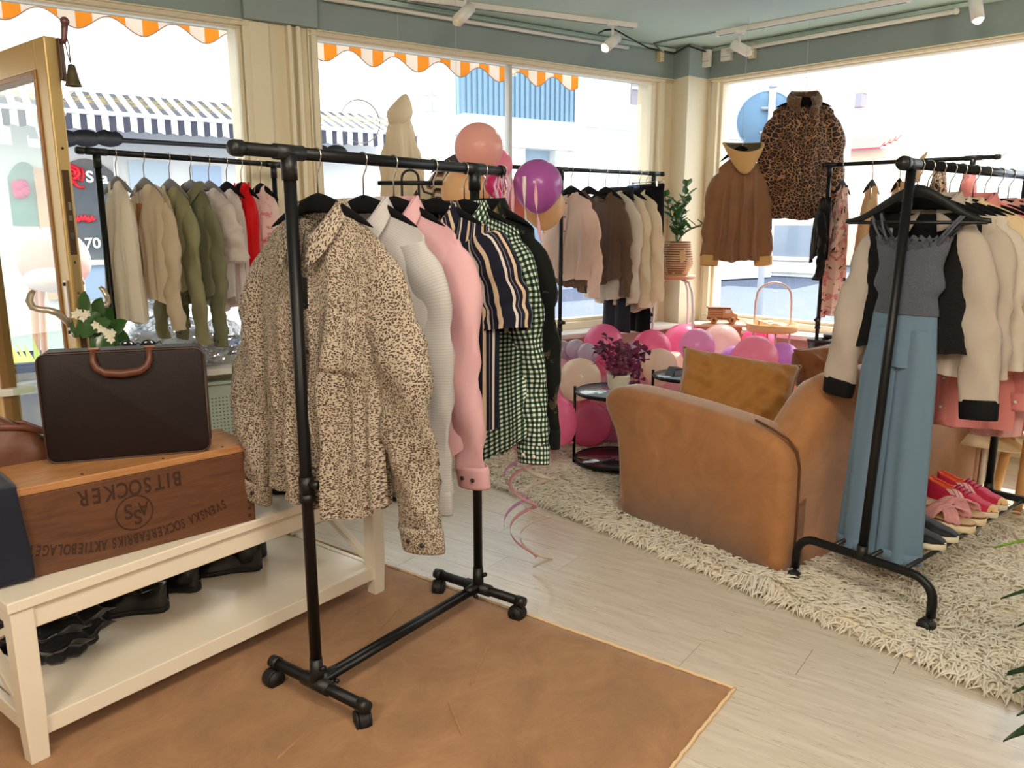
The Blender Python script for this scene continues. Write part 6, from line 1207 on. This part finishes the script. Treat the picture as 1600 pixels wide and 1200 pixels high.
# ---------------------------------------------------------------- stool with folded jeans at right, hat
t=thing('round_stool','round wooden stool with turned legs at the right edge behind the arched rack','stool',(2.62,3.78,0),.3); OAK=M('oak_stool',(206,156,96),.5,var=.12)
obj('seat',MB().lathe([(.0,.40),(.20,.40),(.222,.412),(.225,.425),(.2,.432),(.0,.432)],36),M('oak_seat',(206,170,124),.45,var=.1),t)
for a in (3.5,5.1,.4,2.0): c,s=cos(a),sin(a); obj('leg',MB().cyl((.165*c,.165*s,.0),(.12*c,.12*s,.402),.02,14,.026),OAK,t)
JN=M('blue_grey_denim',(74,86,112),.85,var=.3,vscale=14)
for k,(l,dz,m,c) in enumerate((('folded dark blue jeans on the round wooden stool',0,JN,.0),('folded pale lilac garment on top of the jeans on the stool',.045,M('pale_lilac_cloth',(206,190,212),.85,var=.15),.05))):
    t=thing('folded_clothes',l,'clothes',(2.62+c,3.79,.4335+dz),.5); mb=MB().grid(lambda u,v:(lambda a,b:Vector((.15*math.copysign(abs(cos(a))**.4,cos(a))*(.15+.85*sin(b)**.35)+.008*sin(b*9+a*3),.12*math.copysign(abs(sin(a))**.4,sin(a))*(.15+.85*sin(b)**.35),.022-.022*cos(b)+.006*sin(a*5+k)*sin(b))))(2*PI*u,PI*lerp(.02,.98,v)),40,14,True,cap0=True,cap1=True); obj('cloth',mb,m,t)
    obj('fold_edge',MB().tube([(-.13,-.118,.022),(0,-.125,.02),(.13,-.118,.024)],.012,8),m,t)
t=thing('sun_hat','cream wide-brimmed hat on a short stand beside the round stool','hat',(2.45,3.93,.0))
obj('crown',MB().lathe([(.0,.56),(.05,.555),(.075,.53),(.083,.47),(.09,.40),(.095,.36)],28,caps=False),M('cream_felt',(232,214,180),.9,sheen=.2),t,solid=.006); obj('brim',MB().grid(lambda u,v:Vector((cos(2*PI*u),sin(2*PI*u),0))*(.095+.08*v)+Vector((0,0,.36-.05*v+.012*sin(4*PI*u)*v)),40,5,True),M('cream_felt',(232,214,180),.9,sheen=.2),t,solid=.006)
obj('stand',MB().cyl((0,0,.01),(0,0,.54),.012,10),M('stand_white',(226,216,206),.5),t); obj('stand_base',MB().cyl((0,0,0),(0,0,.012),.08,24),M('stand_white',(226,216,206),.5),t)
# ---------------------------------------------------------------- shoes on the arched rack
def rp(x,y,z=.214): return RR[0]+RR[1]*x+Vector((RR[1].y,-RR[1].x,0))*y+Vector((0,0,z))
rrz=math.atan2(-RR[1].x,RR[1].y)
BKC=M('black_canvas',(13,14,17),.7); OFW=M('off_white_sole',(226,214,190),.6)
shoe('shoe','black canvas shoe nearest the post on the arched rack rails',rp(.27,.03),rrz+.1,BKC,OFW,.27,.098,low=.08,solet=.026,group='black canvas pair'); shoe('shoe','second black canvas shoe beside the pink sandals',rp(.385,.03),rrz+.05,BKC,OFW,.27,.098,low=.08,solet=.026,group='black canvas pair')
def sandal(label,loc,rz):
    t=thing('sandal',label,'shoe',loc,rz,'pink sandals'); L=.26; w=.095
    def hf(x): return w/2*prof([(0,.6),(.12,.84),(.35,.8),(.68,1.04),(.86,.92),(.96,.6),(1,.2)],x)
    def lay(z0,z1,k): return MB().grid(lambda u,v:(lambda a:Vector((v*L-L*.45,hf(v)*k*math.copysign(abs(cos(a))**.3,cos(a)),(z0+z1)/2+(z1-z0)/2*math.copysign(abs(sin(a))**.3,sin(a)))))(-2*PI*u),14,24,True,cap0=True,cap1=True)
    obj('outsole',lay(0,.03,1.0),M('cork_cream',(232,210,172),.7),t); obj('rim',lay(.03,.036,1.0),M('brown_rim',(110,70,44),.7),t); obj('footbed',lay(.036,.041,.94),M('footbed_tan',(196,156,112),.7),t)
    PK=M('pink_crumpled',(214,150,150),.7,var=.25,vscale=40,bump=.6,bscale=60)
    for s in (-1,1):
        mb=MB().grid(lambda u,v:(lambda a:Vector((lerp(-.02,.075,.5-.5*s*cos(a))+(v-.5)*.06,-.052*cos(a),.034+.048*sin(a)+.004*sin(v*14+a*5)+(.003 if s>0 else 0))))(PI*u),22,8); obj('strap',mb,PK,t,solid=.006)
    return t
sandal('pink sandal with crossed crumpled straps, nearer of the pair on the arched rack',rp(.54,.035),rrz+.05); sandal('pink sandal with crossed crumpled straps, further of the pair beside the red trainer',rp(.66,.03),rrz+.05)
RED=M('crimson_mesh',(190,22,66),.7,var=.2,vscale=30); OR=M('orange_lining',(222,92,54),.7); TOE=M('tan_toe',(222,176,120),.7); STW=M('pale_stripe',(240,200,196),.6)
shoe('sneaker','crimson trainer with three pale stripes on the arched rack, nearer of the pair',rp(.80,.01),rrz,RED,OFW,.29,.1,low=.095,solet=.026,toe=TOE,stripe=STW,lining=OR,laces=M('dark_red_lace',(120,16,44),.7),group='crimson trainers',toe_h=.055); shoe('sneaker','crimson trainer with orange lining on the arched rack, further of the pair',rp(.925,.0),rrz+.03,RED,OFW,.29,.1,low=.095,solet=.026,toe=TOE,stripe=STW,lining=OR,laces=M('dark_red_lace',(120,16,44),.7),group='crimson trainers',toe_h=.055)
# ---------------------------------------------------------------- palm at the right edge
t=thing('potted_palm','green palm with narrow arching leaves in a terracotta pot at the right edge','plant',(1.80,1.78,0)); random.seed(77)
obj('pot',MB().lathe([(.10,.0),(.13,.18),(.145,.185),(.145,.22),(.13,.22),(.12,.19)],28),M('terracotta',(176,96,70),.7),t); obj('soil',MB().cyl((0,0,.18),(0,0,.19),.125,20),M('palm_soil',(70,52,40),.9),t)
PLM=[M('palm_leaf_dark',(38,66,34),.45,trans=.2),M('palm_leaf_light',(128,180,50),.45,trans=.25)]
for px,py,dep,kind,L_ in ((1553,857,2.35,1,.3),(1563,937,2.25,0,.3),(1590,980,2.2,0,.2),(1570,1056,2.3,0,.24),(1582,1084,2.2,0,.22),(1567,1160,2.1,0,.25),(1588,1120,2.15,0,.2)):
    tip=at_d(px,py,dep); b=Vector((1.80,1.78,.25+max(0,tip.z-.1)*.9+.12)); dv=(tip-b); 
    mid_=b.lerp(tip,.5)+Vector((0,0,.06 if kind or py<1000 else .05)); pts_=[b.lerp(mid_,v)*(1-v)+mid_.lerp(tip,v)*v for v in [k/10 for k in range(11)]]
    if py==1056: pts_.append(tip+Vector((-.0,.0,-.05)))
    w=(pts_[-1]-pts_[0]).cross(Vector((0,0,1))).normalized(); n_=len(pts_)-1
    mb=MB().grid(lambda u,v:pts_[min(n_,int(v*n_))].lerp(pts_[min(n_,int(v*n_)+1)],v*n_-int(v*n_))+w*(2*u-1)*.042*sin(PI*min(1,.1+v*.9))**.7+Vector((0,0,.006*abs(2*u-1)-.0)),4,20).xf(Matrix.Translation(-t.location)); obj('leaf',mb,PLM[kind],t)
for k in range(6): a=k*1.05; obj('stem',MB().tube([(.02*cos(a),.02*sin(a),.18),(.03*cos(a),.03*sin(a),.4),(.05*cos(a),.05*sin(a),.62)],.006,6),M('palm_stem',(120,130,70),.6),t)
# ---------------------------------------------------------------- plants and gift on the left sill
t=thing('stephanotis','white-flowered plant with round dark green leaves behind the briefcase','plant',(-1.60,2.90,0)); random.seed(12)
SD=M('stephanotis_leaf',(58,98,48),.3,trans=.12,coat=.3,var=.25,vscale=15); SW=M('stephanotis_flower',(248,242,224),.6,trans=.2)
p0=Vector(t.location); base=at_d(150,640,3.15)-p0
obj('pot',MB().lathe([(.06,0),(.085,.13),(.09,.15),(.08,.15),(.07,.12)],24,(base.x,base.y,base.z-.2)),M('plant_pot_white',(226,220,206),.5),t)
obj('pot_table',MB().box((base.x,base.y,(base.z-.202)/2),(.22,.22,base.z-.202)),WHITE,t,False,bevel=.004)
arch=[at_d(x,y,3.15)-p0 for x,y in ((150,640),(185,590),(196,550),(180,515),(160,492),(138,478),(116,478))]
obj('stem',MB().tube(arch,.005,6),M('vine_stem',(70,84,40),.6),t)
for k,(x,y,ang,s) in enumerate(((134,474,1.5,20),(154,484,1.2,22),(166,498,1.0,24),(183,512,.6,22),(128,486,3.3,22),(140,508,4.2,24),(122,508,4.4,22),(148,524,3.8,22),(155,532,4.5,22),(190,525,5.6,18),(165,540,4.6,24),(186,540,4.9,18),(146,545,4.0,22),(172,528,5.3,20),(120,482,3.8,20),(158,508,.4,20))):
    c=at_d(x,y,3.12+.04*((k*7)%5-2))-p0; L_=s/FPX*3.15*1.15; d=Vector((cos(ang),-.25,sin(ang))).normalized(); w=d.cross(Vector((.2*((k%3)-1),-1,.3))).normalized(); nn=w.cross(d)
    obj('leaf',MB().grid(lambda u,v:c+d*L_*(v-.5)*1.6+w*(2*u-1)*L_*.5*sin(PI*min(1,v*.94+.05))**.6+nn*(.006*(2*u-1)**2-.01*(v-.5)**2*4),6,8),SD,t)
for k,(x,y) in enumerate(((118,492),(130,496),(136,490),(150,508),(158,514),(170,524),(174,530),(124,488),(166,518),(176,520))):
    c=at_d(x,y,2.98)-p0; mb=MB()
    for j in range(5):
        a=2*PI*j/5+k; d=Vector((cos(a),-.3,sin(a))).normalized(); w=d.cross(Vector((0,1,0))).normalized(); s=.017; mb.add([c,c+d*s*.6-w*s*.38,c+d*s*1.15,c+d*s*.6+w*s*.38],[(0,1,2,3)])
    mb.tube([c,c+Vector((0,.02,-.004))],.003,6); obj('flower',mb,SW,t,False)
# sunglasses on a little rest behind the briefcase
pp=at_d(216,541,2.75); t=thing('sunglasses','dark sunglasses peeping over the top of the briefcase','sunglasses',pp,.35)
for s in (-1,1): obj('lens',MB().ball((s*.033,0,0),.027,16,10,.85,lambda p:Vector((p.x,p.y*.25,p.z))),M('dark_lens',(20,18,34),.08,coat=1),t); obj('temple',MB().tube([(s*.06,0,.008),(s*.065,.06,.006),(s*.066,.12,-.01)],.0025,6),BLKP,t)
obj('bridge',MB().tube([(-.012,-.004,.006),(0,-.006,.012),(.012,-.004,.006)],.003,6),BLKP,t)
b=thing('display_block','plain white display block hidden behind the briefcase','block',(pp.x,pp.y+.05,0),.35); obj('block',MB().box((0,0,(pp.z-.024)/2),(.16,.16,pp.z-.024)),WHITE,b,False,bevel=.004); obj('foot',MB().box((0,0,.008),(.18,.18,.016)),WHITE,b,False)
# cellophane gift on the sill
pc=on_plane(265,545,A(0,0,-.1),oA); t=thing('cellophane_gift','crinkled clear cellophane bundle glowing on the left window sill','gift',(pc.x,pc.y,ZS-.027),rA); random.seed(19)
CEL=glass('cellophane',(246,248,252),.9,.12); CEL2=M('white_tissue',(255,255,255),.5,trans=.55)
def crk(u,v):
    a=2*PI*u; r_=prof([(0,.20),(.25,.23),(.6,.13),(.72,.05),(.85,.08),(1,.15)],v)*(1+.16*sin(a*7+v*13)+.12*sin(a*13-v*29)+.08*sin(a*23+v*41)); return Vector((r_*cos(a)*1.1,r_*sin(a)*.42,.40*v+.008))
obj('wrap',MB().grid(crk,90,46,True),CEL,t,False); obj('tissue',MB().grid(lambda u,v:crk(u,v*.55)*.86+Vector((0,0,.006)),60,22,True,cap0=True),CEL2,t,False); obj('bow',MB().tube([(0,-.03,.28)]+[(.07*sin(k*1.1),-.04-.01*k%2,.28+.05*cos(k*1.7)) for k in range(9)],.005,6),M('teal_bow',(140,190,206),.4),t)
pc=on_plane(345,548,A(0,0,-.1),oA); t=thing('cellophane_bag','clear crumpled cellophane bag at the right of the left window sill','bag',(pc.x,pc.y,ZS-.027),rA)
obj('bag',MB().grid(lambda u,v:(lambda a,r_:Vector((r_*cos(a),r_*sin(a)*.4,.26*v+.006)))(2*PI*u,prof([(0,.10),(.3,.13),(.8,.09),(1,.02)],v)*(1+.14*sin(2*PI*u*6+v*11)+.1*sin(2*PI*u*11-v*23))),60,26,True),CEL,t,False); obj('tie',MB().tube([(-.02,0,.25),(0,-.01,.265),(.02,0,.25)],.004,6),WHITE,t)
# ring decal on the long window
c=on_plane(563,190,A(0,0,.055),oA); t=thing('window_decal','faint round ring sticker on the glass of the long street window','sticker',c); 
obj('ring',MB().tube([ -dA*(.125*cos(a))+Vector((0,0,.125*sin(a)))-oA*.003 for a in [2*PI*k/48 for k in range(49)]],[.004]*49,6,flat=.3,caps=False),M('decal_grey',(206,208,208),.6),t)
for k,(w_,z) in enumerate(((.07,.03),(.09,.0),(.06,-.03))): obj('line',MB().tube([-dA*(w_*(2*j/14-1))-oA*.003+Vector((0,0,z+.005*sin(j*2.3))) for j in range(15)],.0018,5),M('decal_pale',(222,222,220),.6),t)
# pale pink shell seat outside the door
c=at_d(85,410,6.0); t=thing('shell_seat','pale pink rounded seat outdoors seen through the door glass','seat',(c.x,c.y,-.12),.3); PS=M('pale_pink_shell',(226,172,162),.6)
obj('shell',MB().ball((0,0,c.z+.12),.24,28,18,1.1,lambda p:Vector((p.x*1.05,p.y*.9 if p.y>0 else p.y*.7,p.z*(1 if p.z>0 else .8)))),PS,t); obj('cushion',MB().ball((0,-.08,c.z-.0),.2,20,12,.5),M('shell_cushion',(236,206,206),.7),t)
for x in (-.17,.17):
    for y in (-.1,.12): obj('leg',MB().cyl((x*1.15,y,0),(x*.8,y,c.z-.0),.016,10,.03),M('peach_leg',(222,160,130),.5),t)
t=thing('street_planter','yellow-green leafy planter outdoors beyond the door','plant',(at_d(75,560,5.2).x,at_d(75,560,5.2).y,-.12)); random.seed(44); o_=Vector(t.location)
obj('pot',MB().lathe([(.12,0),(.16,.3),(.17,.32),(.15,.32)],20),M('planter_grey',(170,166,160),.7),t)
for k in range(46):
    a=random.random()*6.28; b=Vector((.05*cos(a),.05*sin(a),.32)); d=Vector((cos(a),sin(a),random.random()*2.2)).normalized(); L_=.25+.35*random.random(); p=b+d*L_; w=d.cross(Vector((0,0,1))).normalized()*.03; obj('leaf',MB().add([b,p*.6+b*.4+w,p,p*.6+b*.4-w],[(0,1,2,3)]),M('lime_leaf',(196,204,90),.5,trans=.4) if k==0 else bpy.data.materials['lime_leaf'],t,False)
